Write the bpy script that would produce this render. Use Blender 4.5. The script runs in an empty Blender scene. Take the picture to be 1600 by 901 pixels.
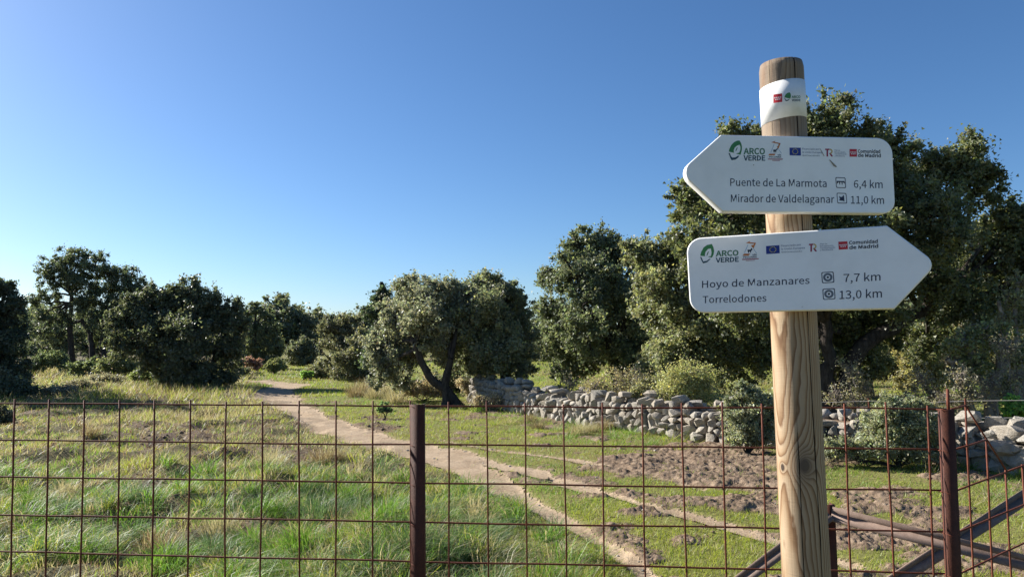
import bpy, bmesh, math, random
import numpy as np
from mathutils import Vector, Matrix

# ------------------------------------------------------------------ camera, light, exposure
SC = bpy.context.scene
COL = SC.collection
F = 1130.0                      # focal length in photo pixels (photo is 1600 px wide)
PITCH, ROLL = math.radians(4.2), math.radians(0.7)
CAM = np.array([0.0, 0.0, 1.6])
fwd = np.array([0, math.cos(PITCH), math.sin(PITCH)])
up0 = np.array([0, -math.sin(PITCH), math.cos(PITCH)])
rt0 = np.array([1.0, 0, 0])
UP = up0 * math.cos(ROLL) + rt0 * math.sin(ROLL)
RT = rt0 * math.cos(ROLL) - up0 * math.sin(ROLL)
cam = bpy.data.cameras.new('camera')
cam.sensor_width = 36.0
cam.lens = F / 1600 * 36.0
cam.clip_start = 0.05
cam.clip_end = 6000
camo = bpy.data.objects.new('camera', cam)
COL.objects.link(camo)
camo.matrix_world = Matrix(((RT[0], UP[0], -fwd[0], CAM[0]), (RT[1], UP[1], -fwd[1], CAM[1]), (RT[2], UP[2], -fwd[2], CAM[2]), (0, 0, 0, 1)))
SC.camera = camo

SUN_AZ, SUN_EL = math.radians(-61), math.radians(29)      # azimuth from +Y, clockwise
sun_dir = Vector((math.sin(SUN_AZ) * math.cos(SUN_EL), math.cos(SUN_AZ) * math.cos(SUN_EL), math.sin(SUN_EL)))
world = bpy.data.worlds.new('World')
SC.world = world
world.use_nodes = True
wn = world.node_tree
bg = wn.nodes['Background']
sky = wn.nodes.new('ShaderNodeTexSky')
sky.sky_type = 'NISHITA'
sky.sun_disc = False
sky.sun_elevation = SUN_EL
sky.sun_rotation = SUN_AZ
sky.altitude = 800
sky.air_density = 1.0
sky.dust_density = 1.0
sky.ozone_density = 6.0
hs = wn.nodes.new('ShaderNodeHueSaturation')
hs.inputs['Saturation'].default_value = 1.08
wn.links.new(sky.outputs[0], hs.inputs['Color'])
wn.links.new(hs.outputs[0], bg.inputs[0])
bg.inputs[1].default_value = 0.0585
sl = bpy.data.lights.new('sun', 'SUN')
sl.energy = 5.0
sl.angle = math.radians(0.53)
sl.color = (1.0, 0.95, 0.87)
slo = bpy.data.objects.new('sun', sl)
COL.objects.link(slo)
slo.rotation_euler = (-sun_dir).to_track_quat('-Z', 'Y').to_euler()
SC.view_settings.view_transform = 'Standard'
SC.view_settings.look = 'None'
SC.view_settings.exposure = 1.27
SC.view_settings.gamma = 1.0
SC.render.engine = 'CYCLES'
SC.cycles.max_bounces = 6
SC.cycles.diffuse_bounces = 3
SC.cycles.transmission_bounces = 4

# ------------------------------------------------------------------ projection helpers (places are taken from sight lines at true distances)
def unproj(px, py, z):
    return CAM + z * (fwd + ((px - 800) / F) * RT - ((py - 450.5) / F) * UP)

def ray(px, py):
    return fwd + ((px - 800) / F) * RT - ((py - 450.5) / F) * UP

def gnd(px, py):
    d = ray(px, py)
    t = -CAM[2] / d[2]
    return (CAM + t * d)[:2]

def gpx(x, y):
    """flat-ground point -> photo pixel (vectorised)"""
    dx, dy, dz = x - CAM[0], y - CAM[1], -CAM[2]
    zc = dx * fwd[0] + dy * fwd[1] + dz * fwd[2]
    zc = np.maximum(zc, 0.3)
    a = dx * RT[0] + dy * RT[1] + dz * RT[2]
    b = dx * UP[0] + dy * UP[1] + dz * UP[2]
    return 800 + F * a / zc, 450.5 - F * b / zc

# ------------------------------------------------------------------ noise
def _h(ix, iy, seed):
    n = (ix * 374761393 + iy * 668265263 + seed * 974634777) & 0xffffffff
    n = ((n ^ (n >> 13)) * 1274126177) & 0xffffffff
    n = n ^ (n >> 16)
    return (n & 0xffffff) / float(0xffffff)

def vn(x, y, s, seed=0):
    x = np.asarray(x, float) / s + 1000.0; y = np.asarray(y, float) / s + 1000.0
    ix = np.floor(x).astype(np.int64); iy = np.floor(y).astype(np.int64)
    fx = x - ix; fy = y - iy
    fx = fx * fx * (3 - 2 * fx); fy = fy * fy * (3 - 2 * fy)
    a = _h(ix, iy, seed); b = _h(ix + 1, iy, seed); c = _h(ix, iy + 1, seed); d = _h(ix + 1, iy + 1, seed)
    return (a * (1 - fx) + b * fx) * (1 - fy) + (c * (1 - fx) + d * fx) * fy     # 0..1

def fbm(x, y, s, seed=0, o=3):
    r = 0; w = 0.5; t = 0
    for k in range(o):
        r = r + w * vn(x, y, s / 2 ** k, seed + 17 * k); t += w; w *= 0.5
    return r / t

def smooth(a, b, v):
    t = np.clip((v - a) / (b - a), 0, 1)
    return t * t * (3 - 2 * t)

# ------------------------------------------------------------------ mesh and object helpers
def mesh_np(name, V, faces, col=None, smooth_=False):
    """faces: list of int arrays (n,k)"""
    me = bpy.data.meshes.new(name)
    V = np.asarray(V, np.float32)
    if not isinstance(faces, list): faces = [faces]
    faces = [np.asarray(f, np.int32) for f in faces if len(f)]
    me.vertices.add(len(V)); me.vertices.foreach_set('co', V.ravel())
    loops = np.concatenate([f.ravel() for f in faces])
    tot = np.concatenate([np.full(len(f), f.shape[1], np.int32) for f in faces])
    st = np.concatenate([[0], np.cumsum(tot)[:-1]]).astype(np.int32)
    me.loops.add(len(loops)); me.loops.foreach_set('vertex_index', loops)
    me.polygons.add(len(tot)); me.polygons.foreach_set('loop_start', st); me.polygons.foreach_set('loop_total', tot)
    if smooth_: me.polygons.foreach_set('use_smooth', np.ones(len(tot), bool))
    me.update(calc_edges=True)
    if col is not None:
        at = me.color_attributes.new('col', 'FLOAT_COLOR', 'POINT')
        c = np.ones((len(V), 4), np.float32); c[:, :3] = col
        at.data.foreach_set('color', c.ravel())
    return me

def link(name, me, mat=None, parent=None, kind=None):
    o = bpy.data.objects.new(name, me)
    COL.objects.link(o)
    if mat: me.materials.append(mat)
    if parent: o.parent = parent
    if kind: o['kind'] = kind
    return o

def origin(root):
    p = root
    off = np.zeros(3)
    while p is not None:
        off = off + np.array(p.location); p = p.parent
    return off

def part(name, V, faces, mat, root, col=None, smooth_=False, kind=None):
    """world-space vertices, stored relative to the thing they belong to"""
    V = np.asarray(V, float) - origin(root)
    return link(name, mesh_np(name, V, faces, col, smooth_), mat, root, kind)

def thing(name, label, cat, loc, group=None):
    o = bpy.data.objects.new(name, None)
    COL.objects.link(o)
    o.location = loc; o.empty_display_size = 0.2
    o['label'] = label; o['category'] = cat
    if group: o['group'] = group
    return o

def tubes(lst, sides=6):
    Vs, Fs = [], []; n0 = 0
    for pts, rad in lst:
        pts = np.asarray(pts, float); rad = np.asarray(rad, float)
        n = len(pts)
        T = np.gradient(pts, axis=0); T /= np.linalg.norm(T, axis=1)[:, None] + 1e-9
        ref = np.array([0, 0, 1.0]) if abs(T[0, 2]) < 0.8 else np.array([1.0, 0, 0])
        A = np.cross(T, ref); A /= np.linalg.norm(A, axis=1)[:, None] + 1e-9
        B = np.cross(T, A)
        an = np.arange(sides) * 2 * math.pi / sides
        ring = pts[:, None, :] + rad[:, None, None] * (np.cos(an)[None, :, None] * A[:, None, :] + np.sin(an)[None, :, None] * B[:, None, :])
        Vs.append(ring.reshape(-1, 3))
        i = np.arange(n - 1)[:, None] * sides; k = np.arange(sides)[None, :]; k2 = (k + 1) % sides
        Fs.append(np.stack([i + k, i + k2, i + sides + k2, i + sides + k], -1).reshape(-1, 4) + n0)
        n0 += n * sides
    return np.concatenate(Vs), np.concatenate(Fs)

def box_between(a, b, w, h, side):
    """a bar from a to b, w wide along side, h deep across"""
    a = np.array(a, float); b = np.array(b, float); t = b - a; t /= np.linalg.norm(t)
    s = np.array(side, float); s = s - t * (s @ t); s /= np.linalg.norm(s); q = np.cross(t, s)
    V = []
    for p in (a, b):
        for u, v in ((-1, -1), (1, -1), (1, 1), (-1, 1)):
            V.append(p + s * u * w / 2 + q * v * h / 2)
    Fq = [(0, 1, 2, 3), (7, 6, 5, 4), (0, 4, 5, 1), (1, 5, 6, 2), (2, 6, 7, 3), (3, 7, 4, 0)]
    return np.array(V), np.array(Fq)

def merge(lst):
    Vs, Fs, n = [], [], 0
    for V, Fq in lst:
        Vs.append(V); Fs.append(np.asarray(Fq) + n); n += len(V)
    return np.concatenate(Vs), np.concatenate(Fs)

# ------------------------------------------------------------------ materials
def mat(name):
    m = bpy.data.materials.new(name); m.use_nodes = True
    nt = m.node_tree
    return m, nt, nt.nodes['Principled BSDF'], nt.nodes['Material Output']

def N(nt, t, **kw):
    n = nt.nodes.new(t)
    for k, v in kw.items():
        if k.startswith('i_'):
            key = k[2:]
            n.inputs[int(key) if key.isdigit() else key].default_value = v
        else: setattr(n, k, v)
    return n

def ramp(nt, stops, fac):
    r = nt.nodes.new('ShaderNodeValToRGB')
    e = r.color_ramp.elements
    e[0].position, e[0].color = stops[0][0], (*stops[0][1], 1)
    e[1].position, e[1].color = stops[-1][0], (*stops[-1][1], 1)
    for p, c in stops[1:-1]:
        x = e.new(p); x.color = (*c, 1)
    nt.links.new(fac, r.inputs[0])
    return r.outputs[0]

def noise(nt, vec, scale, detail=4, rough=0.6, out=0):
    n = N(nt, 'ShaderNodeTexNoise'); n.inputs['Scale'].default_value = scale
    n.inputs['Detail'].default_value = detail; n.inputs['Roughness'].default_value = rough
    if vec: nt.links.new(vec, n.inputs['Vector'])
    return n.outputs[out]

def bump(nt, h, s, dist, bs):
    b = N(nt, 'ShaderNodeBump'); b.inputs['Strength'].default_value = s; b.inputs['Distance'].default_value = dist
    nt.links.new(h, b.inputs['Height']); nt.links.new(b.outputs[0], bs.inputs['Normal'])
    return b

def math_(nt, op, a, b=None):
    n = N(nt, 'ShaderNodeMath', operation=op)
    for i, v in enumerate((a, b)):
        if v is None: continue
        if isinstance(v, (int, float)): n.inputs[i].default_value = v
        else: nt.links.new(v, n.inputs[i])
    return n.outputs[0]

def mixc(nt, f, a, b, mode='MIX'):
    n = N(nt, 'ShaderNodeMix', data_type='RGBA', blend_type=mode)
    for i, v in ((0, f), (6, a), (7, b)):
        if isinstance(v, (int, float)): n.inputs[i].default_value = v
        elif isinstance(v, tuple): n.inputs[i].default_value = (*v, 1)
        else: nt.links.new(v, n.inputs[i])
    return n.outputs[2]

def flat(name, c, rough=0.5, spec=0.5):
    m, nt, bs, _ = mat(name)
    bs.inputs['Base Color'].default_value = (*c, 1); bs.inputs['Roughness'].default_value = rough
    bs.inputs['Specular IOR Level'].default_value = spec
    return m

def leaf_material(name, under=(0.16, 0.165, 0.12), trans=0.22, rough=0.42, spec=0.5):
    m, nt, bs, out = mat(name)
    at = N(nt, 'ShaderNodeAttribute', attribute_name='col')
    geo = N(nt, 'ShaderNodeNewGeometry')
    c = mixc(nt, math_(nt, 'MULTIPLY', geo.outputs['Backfacing'], 0.55), at.outputs['Color'], under)
    nt.links.new(c, bs.inputs['Base Color'])
    bs.inputs['Roughness'].default_value = rough; bs.inputs['Specular IOR Level'].default_value = spec
    tr = N(nt, 'ShaderNodeBsdfTranslucent')
    tc = mixc(nt, 1.0, at.outputs['Color'], (1.35, 1.35, 0.95), 'MULTIPLY')
    nt.links.new(tc, tr.inputs['Color'])
    ms = N(nt, 'ShaderNodeMixShader'); ms.inputs[0].default_value = trans
    nt.links.new(bs.outputs[0], ms.inputs[1]); nt.links.new(tr.outputs[0], ms.inputs[2])
    nt.links.new(ms.outputs[0], out.inputs[0])
    return m

M_LEAF = leaf_material('oak_leaf', under=(0.23, 0.235, 0.18), trans=0.42, rough=0.5, spec=0.4)
M_GRASS = leaf_material('grass_blade', under=(0.11, 0.16, 0.035), trans=0.42, rough=0.5, spec=0.35)

def bark_material(name, c1, c2):
    m, nt, bs, _ = mat(name)
    tc = N(nt, 'ShaderNodeTexCoord')
    mp = N(nt, 'ShaderNodeMapping'); mp.inputs['Scale'].default_value = (1, 1, 0.35); nt.links.new(tc.outputs['Object'], mp.inputs[0])
    n = noise(nt, mp.outputs[0], 14, 6, 0.7)
    nt.links.new(ramp(nt, [(0.35, c1), (0.7, c2)], n), bs.inputs['Base Color'])
    bs.inputs['Roughness'].default_value = 0.95; bs.inputs['Specular IOR Level'].default_value = 0.1
    bump(nt, n, 0.8, 0.03, bs)
    return m
M_BARK = bark_material('dark_oak_bark', (0.028, 0.023, 0.02), (0.095, 0.082, 0.07))
M_PALEBARK = bark_material('pale_lichen_bark', (0.12, 0.10, 0.085), (0.36, 0.31, 0.26))

# granite
M_STONE, nt, bs, _ = mat('granite_stone')
tc = N(nt, 'ShaderNodeTexCoord'); oi = N(nt, 'ShaderNodeObjectInfo')
add = N(nt, 'ShaderNodeVectorMath', operation='ADD'); nt.links.new(tc.outputs['Object'], add.inputs[0]); nt.links.new(oi.outputs['Location'], add.inputs[1])
n1 = noise(nt, add.outputs[0], 7, 8, 0.7); n2 = noise(nt, add.outputs[0], 60, 3, 0.7)
base = ramp(nt, [(0.3, (0.19, 0.172, 0.145)), (0.5, (0.36, 0.335, 0.29)), (0.72, (0.52, 0.49, 0.435))], n1)
warm = mixc(nt, math_(nt, 'MULTIPLY', oi.outputs['Random'], 0.5), base, (0.42, 0.34, 0.25))
lich = N(nt, 'ShaderNodeMapRange'); lich.inputs[1].default_value = 0.6; lich.inputs[2].default_value = 0.66
nt.links.new(noise(nt, add.outputs[0], 16, 5, 0.75), lich.inputs[0])
c = mixc(nt, math_(nt, 'MULTIPLY', lich.outputs[0], 0.6), warm, (0.10, 0.10, 0.085))
c = mixc(nt, 0.5, c, ramp(nt, [(0.35, (0.45, 0.45, 0.45)), (0.65, (1, 1, 1))], n2), 'MULTIPLY')
nt.links.new(c, bs.inputs['Base Color']); bs.inputs['Roughness'].default_value = 0.9
bs.inputs['Specular IOR Level'].default_value = 0.2
bump(nt, math_(nt, 'ADD', n1, math_(nt, 'MULTIPLY', n2, 0.15)), 0.9, 0.035, bs)

# soil clods
M_MUD, nt, bs, _ = mat('churned_soil')
tc = N(nt, 'ShaderNodeTexCoord')
n1 = noise(nt, tc.outputs['Object'], 9, 6, 0.7)
nt.links.new(ramp(nt, [(0.3, (0.075, 0.05, 0.033)), (0.5, (0.19, 0.135, 0.092)), (0.72, (0.33, 0.25, 0.175))], n1), bs.inputs['Base Color'])
bs.inputs['Roughness'].default_value = 0.95; bs.inputs['Specular IOR Level'].default_value = 0.15
bump(nt, noise(nt, tc.outputs['Object'], 60, 5, 0.7), 0.8, 0.02, bs)

# rusty steel
def rust(name, c1, c2, c3, rough=0.75):
    m, nt, bs, _ = mat(name)
    tc = N(nt, 'ShaderNodeTexCoord')
    n1 = noise(nt, tc.outputs['Object'], 22, 7, 0.75); n2 = noise(nt, tc.outputs['Object'], 260, 3, 0.6)
    nt.links.new(mixc(nt, 0.4, ramp(nt, [(0.3, c1), (0.52, c2), (0.75, c3)], n1), ramp(nt, [(0.3, c1), (0.8, c3)], n2)), bs.inputs['Base Color'])
    bs.inputs['Roughness'].default_value = rough; bs.inputs['Specular IOR Level'].default_value = 0.3
    bump(nt, math_(nt, 'ADD', n1, n2), 0.35, 0.002, bs)
    return m
M_RUST = rust('rusted_steel', (0.05, 0.012, 0.006), (0.125, 0.032, 0.016), (0.25, 0.075, 0.035))
M_BROWNSTEEL = rust('brown_painted_steel', (0.12, 0.078, 0.058), (0.20, 0.14, 0.11), (0.31, 0.235, 0.19), 0.85)
M_DARKPOST = rust('dark_rusted_post', (0.030, 0.009, 0.005), (0.065, 0.018, 0.009), (0.13, 0.04, 0.02), 0.7)
M_WIRE = flat('galvanised_wire', (0.22, 0.21, 0.2), 0.6)

# ------------------------------------------------------------------ terrain
def P_(lst): return np.array([gnd(a, b) for a, b in lst])
PATHS = [   # centre line in the world, half widths in metres, strength
    (P_([(395, 596), (462, 602), (425, 612), (428, 622), (446, 634), (476, 649), (520, 667), (575, 684), (640, 702), (700, 719), (745, 740), (790, 764), (840, 792), (900, 822), (950, 852), (1000, 890), (1060, 960)]),
     [0.6, 0.7, .7, .7, .55, .48, .45, .50, .52, .44, .33, .25, .17, .13, .10, .08, .08], 1.0),
    (P_([(640, 694), (720, 712), (790, 730), (860, 748), (930, 768), (1010, 792), (1100, 812), (1200, 838), (1330, 880)]),
     [.32, .36, .30, .22, .17, .15, .14, .14, .16], 0.66),
    (P_([(690, 688), (760, 700), (850, 712), (940, 727), (1010, 744), (1100, 765)]),
     [.12, .15, .15, .16, .15, .12], 0.46),
]
def path_mask(x, y):
    """0..1, how bare the trodden path is"""
    x = np.asarray(x, float); y = np.asarray(y, float)
    best = np.full(x.shape, -9.0)
    for pts, hw, st in PATHS:
        for i in range(len(pts) - 1):
            a, b = pts[i], pts[i + 1]; d = b - a; L2 = d @ d
            t = np.clip(((x - a[0]) * d[0] + (y - a[1]) * d[1]) / L2, 0, 1)
            dd = np.hypot(x - a[0] - t * d[0], y - a[1] - t * d[1])
            w = hw[i] * (1 - t) + hw[i + 1] * t
            best = np.maximum(best, (1 - dd / w) * st + (st - 1) * 0.35)
    n = (fbm(x, y, 0.9, 5) - 0.5) * 1.5 + (vn(x, y, 0.14, 6) - 0.5) * 0.5
    return smooth(-0.12, 0.28, best + n * 0.55)

MUDS = [(1010, 720, 90, 20), (1120, 715, 110, 24), (1180, 745, 90, 30), (1080, 752, 60, 12), (1150, 790, 120, 17), (950, 776, 80, 6), (1020, 803, 50, 6),
        (1390, 835, 130, 26), (1540, 868, 120, 26), (1330, 775, 40, 14), (1340, 790, 60, 18), (380, 790, 30, 8), (590, 668, 35, 6), (440, 700, 70, 8), (320, 680, 50, 8), (400, 670, 50, 5), (240, 690, 50, 7), (300, 672, 40, 4), (240, 674, 30, 3), (660, 762, 40, 7), (862, 846, 16, 5), (480, 715, 70, 8), (140, 830, 60, 9), (60, 880, 60, 9), (250, 850, 50, 7), (600, 655, 40, 5), (1500, 745, 60, 6)]
def mud_mask(x, y):
    px, py = gpx(x, y)
    r = np.zeros(np.shape(x))
    for cx, cy, rx, ry in MUDS:
        r = np.maximum(r, 1.25 - np.hypot((px - cx) / rx, (py - cy) / ry))
    return smooth(0.12, 0.55, r + (fbm(x, y, 0.45, 31) - 0.5) * 1.9)

WALL = np.array([gnd(a, b) for a, b in [(748, 630), (790, 640), (880, 655), (1000, 673), (1120, 690), (1220, 700), (1330, 709), (1480, 722), (1570, 731), (1700, 752), (2000, 800)]])
def wall_dist(x, y):
    """distance from the wall"""
    x = np.asarray(x, float); y = np.asarray(y, float)
    best = np.full(x.shape, 1e9)
    for i in range(len(WALL) - 1):
        a, b = WALL[i], WALL[i + 1]; d = b - a; L2 = d @ d
        t = np.clip(((x - a[0]) * d[0] + (y - a[1]) * d[1]) / L2, 0, 1)
        dd = np.hypot(x - a[0] - t * d[0], y - a[1] - t * d[1])
        best = np.minimum(best, dd)
    return best

def rough_mask(x, y):
    """the long-grass pasture left of the path"""
    px, py = gpx(x, y)
    edge = np.interp(py, [560, 640, 665, 700, 740, 800, 900, 1100], [380, 470, 530, 640, 690, 760, 900, 1000])
    return smooth(20, -60, px - edge + (vn(x, y, 1.2, 9) - 0.5) * 120)

def height(x, y):
    x = np.asarray(x, float); y = np.asarray(y, float)
    d = np.hypot(x, y)
    r = rough_mask(x, y); m = mud_mask(x, y); p = path_mask(x, y)
    h = (fbm(x, y, 7.0, 1) - 0.5) * 0.16 * smooth(3, 15, d)
    h = h + r * ((fbm(x, y, 0.9, 2) - 0.45) * 0.34 + (vn(x, y, 0.3, 3) - 0.5) * 0.10) * smooth(80, 25, d) * smooth(2.5, 4.5, d)
    h = h + (1 - r) * (fbm(x, y, 1.3, 4) - 0.5) * 0.07
    h = h + m * ((vn(x, y, 0.22, 7) - 0.45) * 0.06 + (vn(x, y, 0.09, 8) - 0.5) * 0.03)
    h = h - p * 0.035
    h = h + 0.9 * smooth(30, 120, d) * smooth(5, -40, x)
    return h

# polar sheet, dense where the photograph looks
NR, = (260,)
rr = np.concatenate([[0.6, 1.5, 2.5], np.geomspace(3.2, 45, NR), np.geomspace(47, 4000, 40)])
aa = np.concatenate([np.linspace(-180, -46, 24)[:-1], np.linspace(-46, 46, 290), np.linspace(46, 180, 24)[1:-1]])
aa = np.radians(aa)
R_, A_ = np.meshgrid(rr, aa, indexing='ij')
X_ = R_ * np.sin(A_); Y_ = R_ * np.cos(A_)
Z_ = height(X_, Y_)
na = len(aa); nr = len(rr)
V = np.stack([X_, Y_, Z_], -1).reshape(-1, 3)
V = np.concatenate([V, [[0, 0, 0]]])
i = np.arange(nr - 1)[:, None] * na; k = np.arange(na)[None, :]; k2 = (k + 1) % na
Q = np.stack([i + k, i + na + k, i + na + k2, i + k2], -1).reshape(-1, 4)
T = np.stack([np.full(na, len(V) - 1), np.arange(na), (np.arange(na) + 1) % na], -1)
pm = path_mask(V[:, 0], V[:, 1]); mm = mud_mask(V[:, 0], V[:, 1]); rm = rough_mask(V[:, 0], V[:, 1])
gcol = np.stack([pm, mm, rm], -1)
M_GROUND, nt, bs, _ = mat('pasture_ground')
at = N(nt, 'ShaderNodeAttribute', attribute_name='col'); sep = N(nt, 'ShaderNodeSeparateColor'); nt.links.new(at.outputs['Color'], sep.inputs[0])
tc = N(nt, 'ShaderNodeTexCoord')
nb = noise(nt, tc.outputs['Object'], 1.1, 6, 0.65); nf = noise(nt, tc.outputs['Object'], 22, 5, 0.7); nm = noise(nt, tc.outputs['Object'], 0.28, 3, 0.5)
green = ramp(nt, [(0.3, (0.10, 0.085, 0.04)), (0.48, (0.15, 0.16, 0.04)), (0.7, (0.22, 0.23, 0.06))], nf)
green = mixc(nt, math_(nt, 'MULTIPLY', nm, 0.8), green, (0.20, 0.18, 0.07))
rough_c = ramp(nt, [(0.3, (0.055, 0.045, 0.028)), (0.5, (0.11, 0.095, 0.045)), (0.7, (0.19, 0.165, 0.085))], nf)
g1 = mixc(nt, sep.outputs[2], green, rough_c)
mud = ramp(nt, [(0.3, (0.08, 0.055, 0.037)), (0.55, (0.165, 0.12, 0.082)), (0.75, (0.27, 0.205, 0.145))], nf)
g2 = mixc(nt, sep.outputs[1], g1, mud)
sand = ramp(nt, [(0.3, (0.24, 0.17, 0.11)), (0.5, (0.36, 0.265, 0.175)), (0.72, (0.45, 0.35, 0.25))], nf)
g3 = mixc(nt, math_(nt, 'MULTIPLY', sep.outputs[0], 0.75), g2, sand)
nt.links.new(g3, bs.inputs['Base Color']); bs.inputs['Roughness'].default_value = 0.97; bs.inputs['Specular IOR Level'].default_value = 0.1
bump(nt, math_(nt, 'ADD', nb, nf), 0.7, 0.04, bs)
me = mesh_np('ground', V, [Q, T], gcol, True)
ground = link('ground', me, M_GROUND); ground['kind'] = 'structure'

# the trodden path, a sheet of its own a few millimetres above the ground
M_PATH, nt, bs, _ = mat('sandy_path')
tc = N(nt, 'ShaderNodeTexCoord')
nf = noise(nt, tc.outputs['Object'], 26, 6, 0.75); nb = noise(nt, tc.outputs['Object'], 2.2, 4, 0.6)
c = ramp(nt, [(0.3, (0.25, 0.18, 0.115)), (0.5, (0.37, 0.28, 0.19)), (0.72, (0.46, 0.365, 0.26))], nf)
c = mixc(nt, 0.6, c, ramp(nt, [(0.35, (0.62, 0.58, 0.52)), (0.6, (1, 1, 1))], nb), 'MULTIPLY')
nt.links.new(c, bs.inputs['Base Color']); bs.inputs['Roughness'].default_value = 0.95; bs.inputs['Specular IOR Level'].default_value = 0.12
bump(nt, math_(nt, 'ADD', nf, nb), 0.6, 0.03, bs)
sel = np.argwhere((rr > 3.4) & (rr < 75)).ravel()
rs = np.geomspace(4.0, 70, 560); asn = np.radians(np.linspace(-24, 40, 620))
R2, A2 = np.meshgrid(rs, asn, indexing='ij'); X2 = R2 * np.sin(A2); Y2 = R2 * np.cos(A2)
pm2 = path_mask(X2, Y2)
keep = (pm2[:-1, :-1] + pm2[1:, :-1] + pm2[:-1, 1:] + pm2[1:, 1:]) / 4 + (vn(X2[:-1, :-1], Y2[:-1, :-1], .05, 71) - .5) * .45 > 0.66
ii, kk = np.nonzero(keep)
na2 = len(asn)
Qp = np.stack([ii * na2 + kk, (ii + 1) * na2 + kk, (ii + 1) * na2 + kk + 1, ii * na2 + kk + 1], -1)
# height read off the ground sheet itself (bilinear on its own polar grid), so the path never dips below it
def sheet_z(x, y):
    r = np.hypot(x, y); a = np.arctan2(x, y)
    ir = np.clip(np.searchsorted(rr, r) - 1, 0, nr - 2); ia = np.clip(np.searchsorted(aa, a) - 1, 0, na - 2)
    fr = (r - rr[ir]) / (rr[ir + 1] - rr[ir]); fa = (a - aa[ia]) / (aa[ia + 1] - aa[ia])
    return (Z_[ir, ia] * (1 - fa) + Z_[ir, ia + 1] * fa) * (1 - fr) + (Z_[ir + 1, ia] * (1 - fa) + Z_[ir + 1, ia + 1] * fa) * fr
Vp = np.stack([X2, Y2, sheet_z(X2, Y2) + 0.012], -1).reshape(-1, 3)
used = np.unique(Qp); remap = np.zeros(len(Vp), int); remap[used] = np.arange(len(used))
pth = link('path', mesh_np('path', Vp[used], remap[Qp], None, True), M_PATH); pth['kind'] = 'structure'

# ------------------------------------------------------------------ signpost
post_top = unproj(1220.3, 101, 2.010); post_lo = unproj(1254.8, 800, 1.925)
axis = post_top - post_lo; axis /= np.linalg.norm(axis)
foot = post_lo - axis * (post_lo[2] / axis[2])
H_POST = np.linalg.norm(post_top - foot)
SIGN = thing('signpost', 'pale round wooden post with two white arrow boards in front of the wire fence', 'signpost', foot)
def post_r(s):            # s metres above ground along the axis
    return 0.0622 - 0.0016 * s
ax_x = np.cross(np.array([0, 1.0, 0]), axis); ax_x /= np.linalg.norm(ax_x); ax_y = np.cross(axis, ax_x)   # ax_y away from the camera
def post_pt(ang, s, dr=0.0):
    r = post_r(s) + dr
    return foot + axis * s + r * (math.sin(ang) * ax_x - math.cos(ang) * ax_y)      # ang 0 faces the camera's way (-Y), + to the right
# cracks run down the post: (angle, wander seed, s0, s1, depth)
cracks = [(-0.08, 3, -0.2, 1.44, 0.012, 0.0010), (0.64, 5, -0.2, 2.40, 0.016, 0.0014), (-0.52, 9, 1.9, 2.40, 0.004, 0.0007), (-2.2, 11, 0.2, 2.0, 0.006, 0.0013)]
cam_az = math.atan2(foot[0], foot[1])
ss = np.linspace(-0.05, H_POST, 150)
rows = []
def crack_sway(s, sd):
    return 0.10 * (vn(s, 0, 0.5, sd) - .5) + 0.035 * (vn(s, 0, 0.09, sd + 1) - .5)
for s in ss:
    ev = [(a, 0.0) for a in np.linspace(-math.pi, math.pi, 97)[:-1] if all(abs(a - (c_[0] - cam_az)) > .055 for c_ in cracks)]
    for ca, sd, s0, s1, dep, wd in cracks:
        a = ca - cam_az
        on = float(smooth(s0, s0 + 0.12, s) * (1 if s1 > 2.3 else smooth(s1 + 0.02, s1 - 0.2, s)))
        w = wd / 0.06 * (0.55 + 0.9 * float(vn(s, 0, 0.1, sd + 2))) * (.3 + .7 * on)
        ev += [(a - w - .012, 0.0), (a - w, 0.0), (a, -dep * on), (a + w, 0.0), (a + w + .012, 0.0)]
    out_ = []
    for a, d_ in ev:
        sh = sum(float(crack_sway(s, c_[1])) * math.exp(-((a - (c_[0] - cam_az)) / .22) ** 2) for c_ in cracks)
        out_.append((a, d_, a + sh))
    rows.append(out_)
nper = len(rows[0]); VV = []
order = np.argsort([e[0] for e in rows[75]])
for s, ev in zip(ss, rows):
    b = [ev[j] for j in order]
    an = np.array([e[2] for e in b]); dr = np.array([e[1] for e in b])
    for a, d in zip(an, dr):
        wob = 0.0006 * (vn(a * 3 + 20, s * 4, 1.0, 77) - .5)
        top_bev = -0.003 if s == ss[-1] else 0
        VV.append(post_pt(a, s, d + wob + top_bev))
VV = np.array(VV)
i = np.arange(len(ss) - 1)[:, None] * nper; k = np.arange(nper)[None, :]; k2 = (k + 1) % nper
Qw = np.stack([i + k, i + k2, i + nper + k2, i + nper + k], -1).reshape(-1, 4)
ctop = foot + axis * (H_POST + 0.0)
VV = np.concatenate([VV, [ctop]]); last = (len(ss) - 1) * nper
Tw = np.stack([last + np.arange(nper), last + (np.arange(nper) + 1) % nper, np.full(nper, len(VV) - 1)], -1)

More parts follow.
